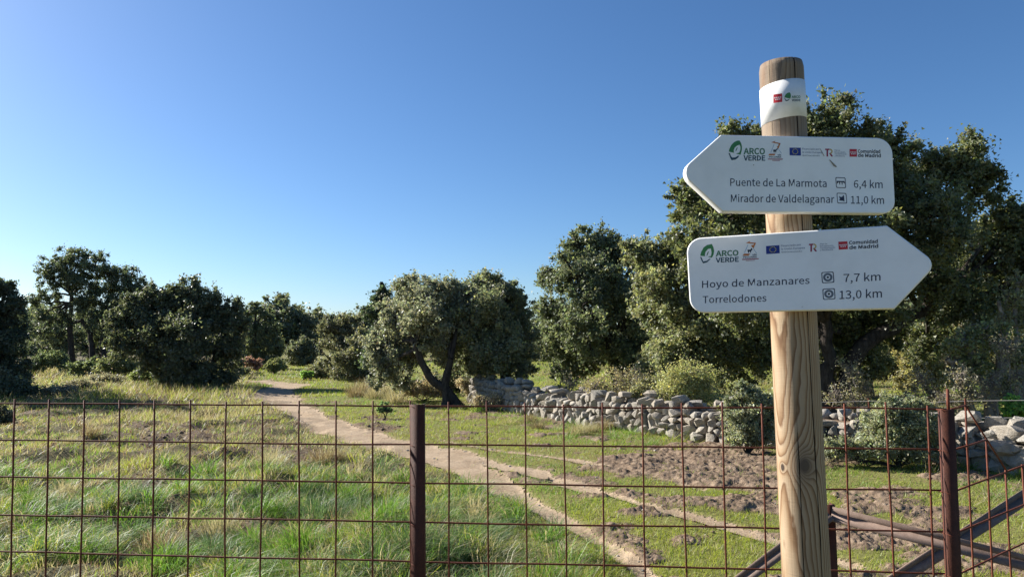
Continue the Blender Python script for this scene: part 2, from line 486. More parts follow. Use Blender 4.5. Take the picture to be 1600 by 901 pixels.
M_WOOD, nt, bs, _ = mat('pine_post_wood')
tc = N(nt, 'ShaderNodeTexCoord')
def mapped(sc):
    mp = N(nt, 'ShaderNodeMapping'); mp.inputs['Scale'].default_value = sc; nt.links.new(tc.outputs['Object'], mp.inputs[0]); return mp.outputs[0]
nA = noise(nt, mapped((1, 1, 0.22)), 8.0, 2, 0.45)
nW = noise(nt, mapped((1, 1, 0.5)), 30.0, 2, 0.5)
sx = N(nt, 'ShaderNodeSeparateXYZ'); nt.links.new(tc.outputs['Object'], sx.inputs[0])
across = math_(nt, 'ADD', math_(nt, 'MULTIPLY', sx.outputs[0], 95.0), math_(nt, 'MULTIPLY', sx.outputs[1], 40.0))
val = math_(nt, 'ADD', math_(nt, 'ADD', math_(nt, 'MULTIPLY', nA, 8.5), across), math_(nt, 'MULTIPLY', nW, 0.8))
def knot(px, py, z, rad, amp):
    global val
    d_ = ray(px, py); o_ = CAM - foot
    dp_ = d_ - axis * (d_ @ axis); op_ = o_ - axis * (o_ @ axis); R_k = post_r(1.1)
    qa, qb, qc = dp_ @ dp_, 2 * dp_ @ op_, op_ @ op_ - R_k * R_k
    t_k = (-qb - math.sqrt(max(qb * qb - 4 * qa * qc, 0))) / (2 * qa)
    kp = Vector(CAM + d_ * t_k) - Vector(foot)
    d = N(nt, 'ShaderNodeVectorMath', operation='SUBTRACT'); nt.links.new(tc.outputs['Object'], d.inputs[0]); d.inputs[1].default_value = kp
    s = N(nt, 'ShaderNodeVectorMath', operation='MULTIPLY'); nt.links.new(d.outputs[0], s.inputs[0]); s.inputs[1].default_value = (1, 1, 0.7)
    l = N(nt, 'ShaderNodeVectorMath', operation='LENGTH'); nt.links.new(s.outputs[0], l.inputs[0])
    q = math_(nt, 'DIVIDE', l.outputs['Value'], rad)
    g = math_(nt, 'DIVIDE', amp, math_(nt, 'ADD', math_(nt, 'MULTIPLY', q, q), 1.0))
    val = math_(nt, 'ADD', val, g)
    core = N(nt, 'ShaderNodeMapRange'); core.inputs[1].default_value = 0.8; core.inputs[2].default_value = 0.45
    nt.links.new(q, core.inputs[0]); return core.outputs[0], l.outputs['Value']
k1, l1 = knot(1257.5, 727, 1.868, 0.020, 7.5)
k2_, l2 = knot(1222.5, 729.5, 1.885, 0.011, 2.4)
fr = math_(nt, 'FRACT', val)
late = ramp(nt, [(0.0, (0.42, 0.32, 0.215)), (0.45, (0.38, 0.275, 0.172)), (0.74, (0.27, 0.17, 0.092)), (0.88, (0.165, 0.09, 0.044)), (1.0, (0.42, 0.32, 0.215))], fr)
broad = noise(nt, mapped((1, 1, 0.3)), 5, 3, 0.6)
late = mixc(nt, 0.5, late, ramp(nt, [(0.35, (0.72, 0.68, 0.62)), (0.6, (1.05, 1.0, 0.95))], broad), 'MULTIPLY')
fib = noise(nt, mapped((1, 1, 0.03)), 260, 3, 0.7)
late = mixc(nt, 0.35, late, ramp(nt, [(0.3, (0.6, 0.58, 0.55)), (0.65, (1, 1, 1))], fib), 'MULTIPLY')
# greyer, weathered towards the top end, and stained at the knots
sep = N(nt, 'ShaderNodeSeparateXYZ'); nt.links.new(tc.outputs['Object'], sep.inputs[0])
gr = N(nt, 'ShaderNodeMapRange'); gr.inputs[1].default_value = 1.85; gr.inputs[2].default_value = 2.2; nt.links.new(sep.outputs[2], gr.inputs[0])
wsum = math_(nt, 'MULTIPLY', gr.outputs[0], ramp(nt, [(0.3, (0.35, 0.35, 0.35)), (0.6, (0.9, 0.9, 0.9))], noise(nt, mapped((1, 1, 0.12)), 34, 4, 0.6)))
late = mixc(nt, wsum, late, (0.17, 0.135, 0.105))
late = mixc(nt, math_(nt, 'MULTIPLY', math_(nt, 'MAXIMUM', k1, k2_), 0.95), late, (0.035, 0.024, 0.018))
ring = N(nt, 'ShaderNodeMapRange'); ring.inputs[1].default_value = 0.045; ring.inputs[2].default_value = 0.012; nt.links.new(l1, ring.inputs[0])
late = mixc(nt, math_(nt, 'MULTIPLY', ring.outputs[0], 0.6), late, (0.15, 0.11, 0.078))
spot = ramp(nt, [(0.66, (0, 0, 0)), (0.72, (1, 1, 1))], noise(nt, mapped((1, 1, 0.3)), 11, 2, 0.4))
late = mixc(nt, math_(nt, 'MULTIPLY', spot, 0.5), late, (0.20, 0.11, 0.055))
nt.links.new(late, bs.inputs['Base Color']); bs.inputs['Roughness'].default_value = 0.75; bs.inputs['Specular IOR Level'].default_value = 0.25
hb = math_(nt, 'ADD', math_(nt, 'MULTIPLY', fr, 0.5), fib)
rings = N(nt, 'ShaderNodeTexNoise'); rings.inputs['Scale'].default_value = 380; nt.links.new(mapped((0.03, 0.03, 1)), rings.inputs['Vector'])
bump(nt, math_(nt, 'ADD', hb, math_(nt, 'MULTIPLY', rings.outputs[0], 0.7)), 0.4, 0.0016, bs)
post_o = part('post', VV, [Qw, Tw], M_WOOD, SIGN, None, False)
M_CRACK = flat('crack_shade_wood', (0.03, 0.022, 0.016), 0.95, 0.05)  # near-black colour paints the deep shade into the crack grooves
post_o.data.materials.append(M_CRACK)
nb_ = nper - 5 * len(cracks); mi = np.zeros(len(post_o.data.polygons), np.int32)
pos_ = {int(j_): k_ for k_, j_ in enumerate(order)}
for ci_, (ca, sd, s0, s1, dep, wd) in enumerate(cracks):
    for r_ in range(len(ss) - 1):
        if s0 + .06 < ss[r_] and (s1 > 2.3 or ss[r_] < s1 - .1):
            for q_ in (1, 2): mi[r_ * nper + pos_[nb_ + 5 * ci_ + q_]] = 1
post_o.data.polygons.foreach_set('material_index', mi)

# ---- sign boards
cR = np.stack([RT, -UP, fwd], 1)            # camera (x right, y down, z forward) -> world
M_BOARD, nt, bs, _ = mat('white_board')
tc = N(nt, 'ShaderNodeTexCoord')
n1 = noise(nt, tc.outputs['Object'], 9, 5, 0.65)
nt.links.new(ramp(nt, [(0.3, (0.80, 0.80, 0.79)), (0.6, (0.88, 0.88, 0.875))], n1), bs.inputs['Base Color'])
bs.inputs['Roughness'].default_value = 0.42; bs.inputs['Specular IOR Level'].default_value = 0.4
bump(nt, noise(nt, tc.outputs['Object'], 700, 2, 0.5), 0.12, 0.0006, bs)
M_INK = flat('navy_ink', (0.008, 0.012, 0.04), 0.45)
M_BLACK = flat('black_ink', (0.008, 0.009, 0.018), 0.45)
M_GREEN = flat('green_ink', (0.035, 0.19, 0.05), 0.45)
M_GREEN2 = flat('green_text_ink', (0.045, 0.16, 0.075), 0.45)
M_TEAL = flat('teal_ink', (0.008, 0.05, 0.075), 0.45)
M_ORANGE = flat('orange_ink', (0.50, 0.16, 0.035), 0.45)
M_RED = flat('red_ink', (0.50, 0.012, 0.02), 0.45)
M_MAROON = flat('maroon_ink', (0.30, 0.012, 0.05), 0.45)
M_GOLD = flat('gold_ink', (0.52, 0.36, 0.09), 0.45)
M_BLUE = flat('blue_ink', (0.008, 0.025, 0.22), 0.45)
M_LBLUE = flat('light_blue_ink', (0.20, 0.36, 0.55), 0.45)
M_SLATE = flat('slate_ink', (0.09, 0.12, 0.22), 0.45)
M_GREY = flat('grey_ink', (0.12, 0.14, 0.17), 0.45)
M_LGREY = flat('pale_grey_ink', (0.30, 0.33, 0.36), 0.45)
M_YEL = flat('yellow_ink', (0.75, 0.6, 0.05), 0.45)
M_WHITEINK = flat('white_ink', (0.8, 0.8, 0.8), 0.45)
M_SCUFF = flat('scuff_dirt', (0.26, 0.22, 0.17), 0.8)

class Plane:
    """a printed face: photo pixel -> point on it"""
    def __init__(s, u, v, p):
        s.e1 = cR @ np.array(u); s.e1 /= np.linalg.norm(s.e1)
        v = cR @ np.array(v); s.n = np.cross(s.e1, v); s.n /= np.linalg.norm(s.n)      # points away from the camera
        s.e2 = np.cross(s.n, s.e1)                                                     # down
        C = post_lo + axis * 0.62
        d = cR @ np.array(p)
        # slide along the sight line until the board's back touches the post
        T_ = 0.028
        P0 = d * 1.9 + CAM
        k = -(post_r(1.2) + T_ + 0.0005)
        sc = ((C - CAM) @ s.n + k) / (d @ s.n)
        s.P = CAM + d * sc; s.T = T_
    def pt(s, px, py, lift=0.0):
        d = ray(px, py); t = ((s.P - CAM) @ s.n) / (d @ s.n)
        return CAM + d * t - s.n * lift
    def loc(s, px, py):
        q = s.pt(px, py) - s.P
        return np.array([q @ s.e1, q @ s.e2])
    def w(s, a, b, lift=0.0):
        return s.P + s.e1 * a + s.e2 * b - s.n * lift

class Band:
    """sticker round the post"""
    def pt(s, px, py, lift=0.0):
        d = ray(px, py); R = post_r(2.2) + 0.0012 + lift
        o = CAM - foot; dp = d - axis * (d @ axis); op = o - axis * (o @ axis)
        a = dp @ dp; b = 2 * dp @ op; c = op @ op - R * R
        t = (-b - math.sqrt(max(b * b - 4 * a * c, 0))) / (2 * a)
        return CAM + d * t

LIFT = 0.0004
def rounded(pts, rads, seg=7):
    """pts: polygon corners (2d), rads: corner radii"""
    out = []; n = len(pts)
    for i in range(n):
        p = np.array(pts[i], float); a = np.array(pts[i - 1]) - p; b = np.array(pts[(i + 1) % n]) - p
        la, lb = np.linalg.norm(a), np.linalg.norm(b); a /= la; b /= lb
        r = rads[i]
        if r <= 0: out.append(p); continue
        th = math.acos(np.clip(a @ b, -1, 1)); d = min(r / math.tan(th / 2), la * .48, lb * .48); r = d * math.tan(th / 2)
        bis = a + b; bis /= np.linalg.norm(bis); c = p + bis * (r / math.sin(th / 2))
        s0 = p + a * d - c; s1 = p + b * d - c
        a0 = math.atan2(s0[1], s0[0]); a1 = math.atan2(s1[1], s1[0])
        da = (a1 - a0 + math.pi) % (2 * math.pi) - math.pi
        for k in range(seg + 1):
            t = a0 + da * k / seg; out.append(c + r * np.array([math.cos(t), math.sin(t)]))
    return np.array(out)

def make_board(pl, corners, rads, label, root):
    poly = rounded([pl.loc(*c) for c in corners], rads)
    n = len(poly)
    cen = poly.mean(0)
    def ins(d):
        e = np.roll(poly, -1, 0) - np.roll(poly, 1, 0); nn = np.stack([e[:, 1], -e[:, 0]], 1); nn /= np.linalg.norm(nn, axis=1)[:, None]
        if ((poly + nn * 0.001 - cen) ** 2).sum() > ((poly - cen) ** 2).sum(): nn = -nn
        return poly + nn * d
    rings = [(0.0035, 0.0), (0.0012, -0.0009), (0.0, -0.0032), (0.0, -(pl.T - 0.003)), (0.0025, -pl.T)]
    V = [pl.w(q[0], q[1], lf) for ind, lf in rings for q in ins(ind)]
    Fq = [(r * n + k, r * n + (k + 1) % n, (r + 1) * n + (k + 1) % n, (r + 1) * n + k) for r in range(len(rings) - 1) for k in range(n)]
    bm = bmesh.new(); vs = [bm.verts.new(Vector(v - origin(root))) for v in V]
    for f in Fq: bm.faces.new([vs[j] for j in f])
    bm.faces.new(vs[:n]); bm.faces.new(vs[-n:])
    bmesh.ops.recalc_face_normals(bm, faces=bm.faces)
    me = bpy.data.meshes.new('arrow_board'); bm.to_mesh(me); bm.free()
    for p in me.polygons: p.use_smooth = len(p.vertices) == 4
    o = link('arrow_board', me, M_BOARD, root)
    o['label'] = label
    return o

GLYPHS = {   # outlines of the sign lettering: advance, points (1/1000), faces
    'r ': (78, '', ''),
    'r,': (97, '43,-27 51,-2 50,-2 32,4 25,22 32,39 51,46 71,35 79,7 65,-38 26,-69 17,-47', '5,7,6 4,7,5 4,8,7 3,8,4 3,1,8 1,9,8 2,1,3 0,9,1 11,9,0 11,10,9'),
    'r0': (194, '38,230 97,263 157,230 179,129 157,28 97,-6 38,28 16,129 131,210 97,234 63,210 50,129 63,48 97,23 131,48 145,129', '0,9,1 9,2,1 0,10,9 8,2,9 7,10,0 8,3,2 7,11,10 15,3,8 6,11,7 15,4,3 6,12,11 14,4,15 6,13,12 13,4,14 13,5,4 5,13,6'),
    'r1': (194, '87,28 87,217 41,217 41,240 72,248 95,258 122,258 122,28 173,28 173,-2 29,-2 29,28', '4,6,5 4,1,6 1,7,6 3,1,4 2,1,3 0,7,1 10,0,11 10,7,0 10,8,7 10,9,8'),
    'r3': (194, '26,54 54,32 90,24 127,36 141,70 124,106 61,120 61,147 117,161 132,195 121,223 90,234 62,227 37,208 17,231 51,254 91,263 146,246 168,197 155,157 122,135 122,135 160,113 176,69 152,14 92,-6 42,5 8,31', '15,17,16 14,17,15 14,11,17 11,10,17 10,18,17 14,12,11 13,12,14 9,18,10 9,19,18 8,19,9 7,19,8 7,20,19 6,20,7 6,21,20 6,22,21 5,22,6 5,23,22 4,23,5 3,23,4 3,24,23 27,1,0 2,24,3 27,2,1 26,2,27 26,24,2 26,25,24'),
    'r4': (194, '6,69 6,92 113,258 151,258 151,98 185,98 185,69 151,69 151,-2 118,-2 118,69 118,198 119,220 120,220 111,202 100,183 43,98 118,98 118,175', '1,3,2 1,12,3 12,13,3 13,4,3 1,14,12 14,11,12 14,11,13 11,4,13 1,15,14 18,4,11 1,16,15 17,4,18 1,17,16 1,4,17 1,5,4 1,6,5 0,6,1 10,6,0 9,7,10 7,6,10 9,8,7'),
    'r6': (194, '47,231 114,263 150,255 177,235 157,213 138,228 116,233 71,211 52,133 77,152 108,161 161,140 181,79 158,17 105,-6 43,26 18,123 135,38 147,79 136,119 102,134 78,127 52,102 68,43 105,22', '0,2,1 0,6,2 6,3,2 6,5,3 5,4,3 0,7,6 16,7,0 16,8,7 9,11,10 8,11,9 8,20,11 20,19,11 19,12,11 8,21,20 16,21,8 16,22,21 15,22,16 18,12,19 15,23,22 17,12,18 17,13,12 15,24,23 24,13,17 14,24,15 14,13,24'),
    'r7': (194, '16,228 16,258 179,258 179,237 121,127 104,-2 68,-2 87,125 139,228', '0,2,1 0,3,2 0,8,3 8,4,3 7,4,8 7,5,4 6,5,7'),
    'rE': (206, '185,258 185,228 69,228 69,150 166,150 166,120 69,120 69,29 188,29 188,-2 34,-2 34,258', '10,2,11 2,0,11 2,1,0 10,3,2 10,6,3 6,4,3 6,5,4 10,7,6 10,8,7 10,9,8'),
    'rF': (193, '185,258 185,228 69,228 69,144 167,144 167,114 69,114 69,-2 34,-2 34,258', '8,2,9 2,0,9 2,1,0 8,3,2 8,6,3 6,4,3 6,5,4 8,7,6'),
    'rG': (241, '52,227 138,263 183,253 214,230 195,207 171,224 139,231 78,204 55,129 77,53 140,25 165,29 184,40 184,105 129,105 129,135 217,135 217,24 183,2 136,-6 52,29 19,128', '0,2,1 0,6,2 6,3,2 0,7,6 5,3,6 5,4,3 21,7,0 21,8,7 14,16,15 14,13,16 13,17,16 21,9,8 20,9,21 12,17,13 20,10,9 11,17,12 19,10,20 10,17,11 19,17,10 19,18,17'),
    'rH': (255, '69,258 69,151 186,151 186,258 221,258 221,-2 186,-2 186,120 69,120 69,-2 34,-2 34,258', '10,0,11 10,1,0 2,4,3 2,5,4 10,8,1 8,2,1 8,7,2 7,5,2 10,9,8 6,5,7'),
    'rL': (190, '69,258 69,29 181,29 181,-2 34,-2 34,258', '4,0,5 4,1,0 4,2,1 4,3,2'),
    'rM': (284, '75,258 125,120 134,93 143,67 142,67 151,93 160,120 209,258 250,258 250,-2 217,-2 217,142 219,180 221,216 223,216 202,159 154,24 130,24 81,159 61,216 62,216 65,180 66,142 66,-2 34,-2 34,258', '24,19,25 19,0,25 19,20,0 20,1,0 6,13,7 13,8,7 13,14,8 14,9,8 24,21,19 21,18,19 21,1,20 6,12,13 15,12,14 12,9,14 6,15,12 15,11,12 24,22,21 18,1,21 6,16,15 17,1,18 24,23,22 17,2,1 5,16,6 17,4,2 4,3,2 4,16,5 17,16,4'),
    'rN': (253, '69,258 163,96 191,44 190,44 187,82 185,123 185,258 219,258 219,-2 184,-2 90,161 62,213 64,213 66,175 67,135 67,-2 34,-2 34,258', '16,11,17 11,0,17 11,12,0 12,1,0 5,7,6 5,8,7 16,13,11 13,10,11 13,10,12 10,1,12 16,14,13 9,1,10 16,15,14 4,8,5 9,3,1 3,2,1 3,8,4 9,8,3'),
    'rP': (222, '109,258 179,241 206,181 179,120 110,101 69,101 69,-2 34,-2 34,258 155,142 171,181 154,219 104,229 69,229 69,130 106,130', '7,13,8 13,0,8 13,1,0 13,12,1 12,11,1 11,2,1 7,14,13 10,2,11 10,3,2 9,3,10 15,3,9 7,5,14 5,15,14 5,3,15 5,4,3 7,6,5'),
    'rR': (222, '156,148 171,185 156,219 110,229 69,229 69,136 110,136 69,107 69,-2 34,-2 34,258 116,258 181,242 207,185 191,136 149,112 215,-2 175,-2 113,107', '9,4,10 4,11,10 4,12,11 4,3,12 3,2,12 2,13,12 9,5,4 1,13,2 1,14,13 0,14,1 6,14,0 9,7,5 7,6,5 7,14,6 7,15,14 7,18,15 18,16,15 9,8,7 17,16,18'),
    'rT': (210, '9,228 9,258 200,258 200,228 123,228 123,-2 87,-2 87,228', '0,2,1 0,3,2 7,3,0 6,4,7 4,3,7 6,5,4'),
    'rU': (252, '33,258 68,258 68,105 85,42 126,25 168,42 186,105 186,258 220,258 220,106 193,19 126,-6 59,19 33,106', '13,1,0 13,2,1 6,8,7 6,9,8 12,2,13 6,10,9 5,10,6 12,3,2 4,10,5 12,4,3 12,10,4 12,11,10'),
    'rV': (201, '35,258 77,118 90,76 102,34 101,34 114,76 126,118 167,258 203,258 121,-2 81,-2 -2,258', '10,0,11 10,1,0 6,8,7 6,9,8 10,2,1 5,9,6 10,4,2 4,3,2 4,9,5 10,9,4'),
    'ra': (197, '48,98 135,122 128,153 98,167 67,161 40,146 27,171 60,188 103,197 155,175 171,117 171,-2 142,-2 139,21 139,21 110,2 76,-6 35,8 19,49 136,97 71,80 53,51 62,30 85,23 110,29 136,47', '7,9,8 6,9,7 6,3,9 3,2,9 2,10,9 5,4,6 4,3,6 1,10,2 0,10,1 0,19,10 19,11,10 18,20,0 20,19,0 25,11,19 18,21,20 18,22,21 17,22,18 24,14,25 14,11,25 17,23,22 23,14,24 17,13,23 13,14,23 17,15,13 15,12,13 15,11,14 16,15,17 12,11,15'),
    'rc': (179, '44,170 109,197 142,190 167,173 149,150 131,162 111,166 69,147 53,95 69,43 110,24 134,29 155,43 171,19 141,0 107,-6 43,20 17,95', '0,2,1 0,3,2 0,6,3 6,5,3 5,4,3 17,7,0 7,6,0 17,8,7 16,8,17 16,9,8 16,10,9 11,13,12 10,13,11 16,13,10 15,13,16 15,14,13'),
    'rd': (217, '42,169 101,197 130,191 153,176 151,205 151,280 186,280 186,-2 157,-2 154,21 155,21 130,2 97,-6 39,20 17,95 151,147 129,162 107,166 69,147 53,95 67,43 104,24 128,30 151,49', '4,6,5 4,7,6 3,7,4 0,2,1 0,3,2 0,17,3 17,16,3 16,15,3 15,7,3 14,18,0 18,17,0 23,7,15 14,19,18 14,20,19 13,20,14 22,10,23 10,7,23 13,21,20 21,10,22 13,9,21 9,10,21 13,8,9 11,7,10 12,11,13 11,8,13 8,7,11'),
    're': (194, '43,169 103,197 161,172 181,106 180,96 179,86 52,86 70,40 113,23 138,26 161,38 174,14 144,0 109,-6 44,21 17,95 138,153 104,168 69,153 52,112 149,112', '0,2,1 0,17,2 17,16,2 16,3,2 15,18,0 18,17,0 20,3,16 15,19,18 15,20,19 15,3,20 15,4,3 15,5,4 14,6,15 6,5,15 14,7,6 14,8,7 9,11,10 8,11,9 14,11,8 13,11,14 13,12,11'),
    'rf': (114, '36,192 36,221 50,267 93,285 110,283 126,278 119,250 106,255 97,256 77,247 71,220 71,192 111,192 111,163 71,163 71,-2 36,-2 36,163 10,163 10,190', '2,4,3 2,5,4 2,7,5 7,6,5 1,9,2 9,8,2 8,7,2 1,10,9 0,10,1 0,11,10 0,12,11 0,13,12 19,13,0 18,13,19 17,13,18 16,14,17 14,13,17 16,15,14'),
    'rg': (197, '24,-12 44,7 44,7 32,19 27,39 34,61 48,75 48,75 31,96 23,127 45,178 96,197 111,195 123,192 191,192 191,164 153,164 163,149 167,126 147,77 96,59 81,61 68,65 61,56 57,44 64,31 89,25 127,25 177,14 194,-22 167,-69 96,-89 39,-76 16,-37 124,159 96,170 69,159 57,127 69,95 96,84 123,95 135,127 150,-10 122,-4 90,-4 78,-4 66,-2 52,-16 47,-32 61,-55 101,-64 144,-52 159,-27', '10,12,11 10,13,12 10,14,13 10,15,14 9,36,10 36,35,10 35,15,10 34,16,35 16,15,35 34,17,16 9,37,36 41,17,34 41,18,17 8,37,9 40,18,41 8,38,37 40,19,18 7,38,8 39,19,40 7,39,38 7,19,39 7,20,19 6,20,7 5,22,6 22,20,6 5,23,22 21,20,22 4,23,5 4,24,23 4,25,24 3,25,4 3,26,25 3,27,26 3,28,27 2,28,3 2,43,28 43,42,28 42,29,28 1,43,2 0,46,1 46,43,1 0,47,46 45,43,46 44,43,45 52,29,42 33,47,0 33,48,47 52,30,29 51,30,52 33,49,48 32,49,33 50,30,51 32,50,49 32,30,50 32,31,30'),
    'ri': (96, '32,267 48,273 65,267 71,251 65,234 48,228 32,234 26,251 66,192 66,-2 31,-2 31,192', '10,8,11 10,9,8 0,2,1 0,3,2 7,3,0 7,4,3 6,4,7 5,4,6'),
    'rk': (193, '65,280 65,91 64,91 145,192 185,192 120,113 193,-2 154,-2 99,89 65,50 65,-2 31,-2 31,280', '11,0,12 11,2,0 2,1,0 2,4,3 2,5,4 2,8,5 8,6,5 11,9,2 9,8,2 7,6,8 11,10,9'),
    'rl': (99, '31,280 66,280 66,36 68,26 74,24 76,24 81,24 86,-3 77,-5 66,-6 39,5 31,38', '11,1,0 11,2,1 10,2,11 10,3,2 10,4,3 5,7,6 4,7,5 10,7,4 9,7,10 9,8,7'),
    'rm': (324, '60,192 63,164 62,164 89,187 121,197 157,187 174,161 203,186 237,197 282,177 296,121 296,-2 261,-2 261,116 253,154 227,165 205,159 181,137 181,-2 146,-2 146,116 137,154 112,165 90,159 66,137 66,-2 31,-2 31,192', '7,9,8 3,5,4 26,0,27 26,2,0 2,1,0 2,5,3 2,22,5 22,6,5 6,9,7 6,15,9 15,14,9 14,10,9 6,16,15 2,23,22 21,6,22 26,24,2 24,23,2 21,16,6 21,17,16 20,17,21 13,10,14 26,25,24 20,18,17 13,11,10 19,18,20 12,11,13'),
    'rn': (214, '60,192 63,164 62,164 90,187 126,197 171,177 186,121 186,-2 151,-2 151,116 142,154 116,165 91,158 66,137 66,-2 31,-2 31,192', '3,5,4 15,0,16 15,2,0 2,1,0 2,5,3 2,11,5 11,10,5 10,6,5 2,12,11 15,13,2 13,12,2 9,6,10 15,14,13 9,7,6 8,7,9'),
    'ro': (212, '43,170 106,197 169,170 196,95 169,20 106,-6 43,20 17,95 145,147 106,166 68,147 53,95 68,43 106,24 145,43 160,95', '0,2,1 7,10,0 10,9,0 9,2,0 9,8,2 8,3,2 7,11,10 15,3,8 14,3,15 7,12,11 6,12,7 14,4,3 13,4,14 6,13,12 6,4,13 5,4,6'),
    'rp': (217, '60,192 63,170 62,170 90,188 123,197 180,170 200,98 175,21 116,-6 89,0 65,15 66,-16 66,-82 31,-82 31,192 152,148 115,166 91,160 66,141 66,43 90,28 110,24 149,43 164,98', '3,5,4 13,0,14 13,2,0 2,1,0 2,5,3 2,16,5 16,15,5 15,6,5 13,18,2 18,17,2 17,16,2 23,6,15 13,19,18 23,7,6 22,7,23 21,7,22 13,10,19 10,20,19 10,21,20 10,7,21 10,8,7 13,11,10 9,8,10 13,12,11'),
    'rr': (136, '60,192 63,157 62,157 86,186 116,197 128,196 138,192 132,161 122,164 112,165 88,155 66,122 66,-2 31,-2 31,192', '3,5,4 3,6,5 3,7,6 13,0,14 13,2,0 2,1,0 2,9,3 9,8,3 8,7,3 2,10,9 13,11,2 11,10,2 13,12,11'),
    'rs': (164, '26,45 53,28 83,22 110,30 119,50 106,71 76,85 38,104 20,141 38,181 87,197 121,190 148,174 131,151 110,164 88,169 62,161 54,143 66,124 94,111 134,91 153,52 134,11 82,-6 43,2 9,21', '9,11,10 9,12,11 8,16,9 16,15,9 15,12,9 15,14,12 14,13,12 8,17,16 8,18,17 7,18,8 7,19,18 7,20,19 6,20,7 6,21,20 5,21,6 4,21,5 4,22,21 3,22,4 25,1,0 2,22,3 25,2,1 25,22,2 24,22,25 24,23,22'),
    'rt': (132, '36,163 8,163 8,190 38,192 42,245 71,245 71,192 123,192 123,163 71,163 71,58 77,32 99,23 110,24 122,29 129,1 110,-4 92,-6 48,12 36,59', '3,5,4 3,6,5 3,7,6 3,8,7 2,8,3 1,8,2 0,8,1 19,9,0 9,8,0 19,10,9 18,10,19 18,11,10 18,12,11 13,15,14 12,15,13 18,15,12 17,15,18 17,16,15'),
    'ru': (213, '28,192 63,192 63,74 71,36 97,25 123,32 147,56 147,192 182,192 182,-2 153,-2 150,28 151,28 123,4 88,-6 42,13 28,69', '16,1,0 16,2,1 6,8,7 6,9,8 16,3,2 15,3,16 5,12,6 12,9,6 15,4,3 4,11,5 11,12,5 4,10,11 13,9,12 15,13,4 13,10,4 14,13,15 10,9,13'),
    'rx': (174, '7,192 46,192 72,149 81,133 90,118 90,118 98,133 106,149 130,192 167,192 108,96 172,-2 133,-2 105,44 95,61 85,77 85,77 75,61 66,44 40,-2 3,-2 66,99', '21,1,0 21,2,1 7,9,8 7,10,9 21,3,2 6,10,7 21,5,3 5,4,3 5,10,6 21,10,5 20,16,21 16,10,21 16,15,10 15,11,10 20,17,16 14,11,15 20,18,17 13,11,14 20,19,18 12,11,13'),
    'ry': (182, '18,-51 26,-53 34,-54 59,-43 75,-14 79,0 2,192 39,192 78,85 87,59 96,32 96,32 103,58 111,85 146,192 180,192 108,-17 81,-64 36,-83 23,-82 11,-79', '5,7,6 5,8,7 13,15,14 13,16,15 5,9,8 12,16,13 5,11,9 11,10,9 11,16,12 5,16,11 4,16,5 3,16,4 3,17,16 2,17,3 20,1,0 20,2,1 20,17,2 20,18,17 19,18,20'),
    'rz': (166, '110,163 22,163 22,192 155,192 155,173 55,27 158,27 158,-2 11,-2 11,18', '1,3,2 1,4,3 1,0,4 0,5,4 9,5,0 9,6,5 9,7,6 8,7,9'),
    'ró': (212, '139,307 164,284 100,222 82,240 43,170 106,197 169,170 196,95 169,20 106,-6 43,20 17,95 145,147 106,166 68,147 53,95 68,43 106,24 145,43 160,95', '4,6,5 11,14,4 14,13,4 13,6,4 13,12,6 12,7,6 11,15,14 19,7,12 18,7,19 11,16,15 10,16,11 18,8,7 17,8,18 10,17,16 10,8,17 9,8,10 3,1,0 3,2,1'),
    'b ': (78, '', ''),
    'bA': (213, '132,268 227,-11 169,-11 145,67 67,67 42,-11 -14,-11 80,268 122,140 108,184 98,219 113,219 103,183 90,140 82,115 130,115', '6,10,7 10,0,7 10,11,0 11,1,0 6,12,10 12,9,10 12,9,11 9,1,11 8,1,9 6,13,12 15,1,8 6,14,13 6,4,14 4,15,14 4,3,15 3,1,15 6,5,4 2,1,3'),
    'bC': (223, '44,234 133,273 180,262 220,232 189,194 159,216 136,221 85,197 65,129 84,60 135,35 161,42 194,68 227,31 181,-5 131,-16 43,22 9,128', '0,2,1 0,3,2 17,7,0 7,6,0 6,3,0 6,5,3 5,4,3 17,8,7 17,9,8 16,9,17 11,13,12 16,10,9 10,13,11 16,13,10 16,14,13 15,14,16'),
    'bD': (241, '101,268 198,232 232,129 198,26 103,-11 24,-11 24,268 155,62 175,129 156,196 95,219 79,219 79,38 95,38', '5,11,6 11,0,6 11,1,0 11,10,1 10,9,1 9,2,1 5,12,11 8,2,9 8,3,2 7,3,8 13,3,7 5,13,12 5,3,13 5,4,3'),
    'bE': (206, '194,268 194,218 79,218 79,160 176,160 176,110 79,110 79,39 198,39 198,-11 24,-11 24,268', '10,2,11 2,0,11 2,1,0 10,3,2 10,6,3 6,4,3 6,5,4 10,7,6 10,8,7 10,9,8'),
    'bI': (103, '79,268 79,-11 24,-11 24,268', '2,0,3 2,1,0'),
    'bM': (284, '82,268 134,123 143,96 150,77 135,77 142,96 151,123 202,268 260,268 260,-11 208,-11 208,142 209,180 211,207 229,207 211,156 160,15 123,15 72,156 54,207 72,207 74,180 75,142 75,-11 24,-11 24,268', '24,19,25 19,0,25 19,20,0 20,1,0 6,13,7 13,8,7 13,14,8 14,9,8 24,18,19 21,1,20 6,12,13 15,9,14 6,11,12 22,1,21 16,11,15 11,9,15 24,22,18 22,17,18 6,16,11 16,10,11 24,23,22 17,1,22 17,4,1 4,5,1 5,2,1 5,2,6 2,3,6 3,16,6 17,3,4 17,16,3'),
    'bO': (260, '42,234 130,273 218,234 251,129 218,23 130,-17 42,23 9,129 176,197 130,221 84,197 65,129 84,60 130,36 176,60 195,129', '0,2,1 7,10,0 10,9,0 9,2,0 9,8,2 8,3,2 7,11,10 15,3,8 6,11,7 15,4,3 6,12,11 14,4,15 13,4,14 6,13,12 6,4,13 6,5,4'),
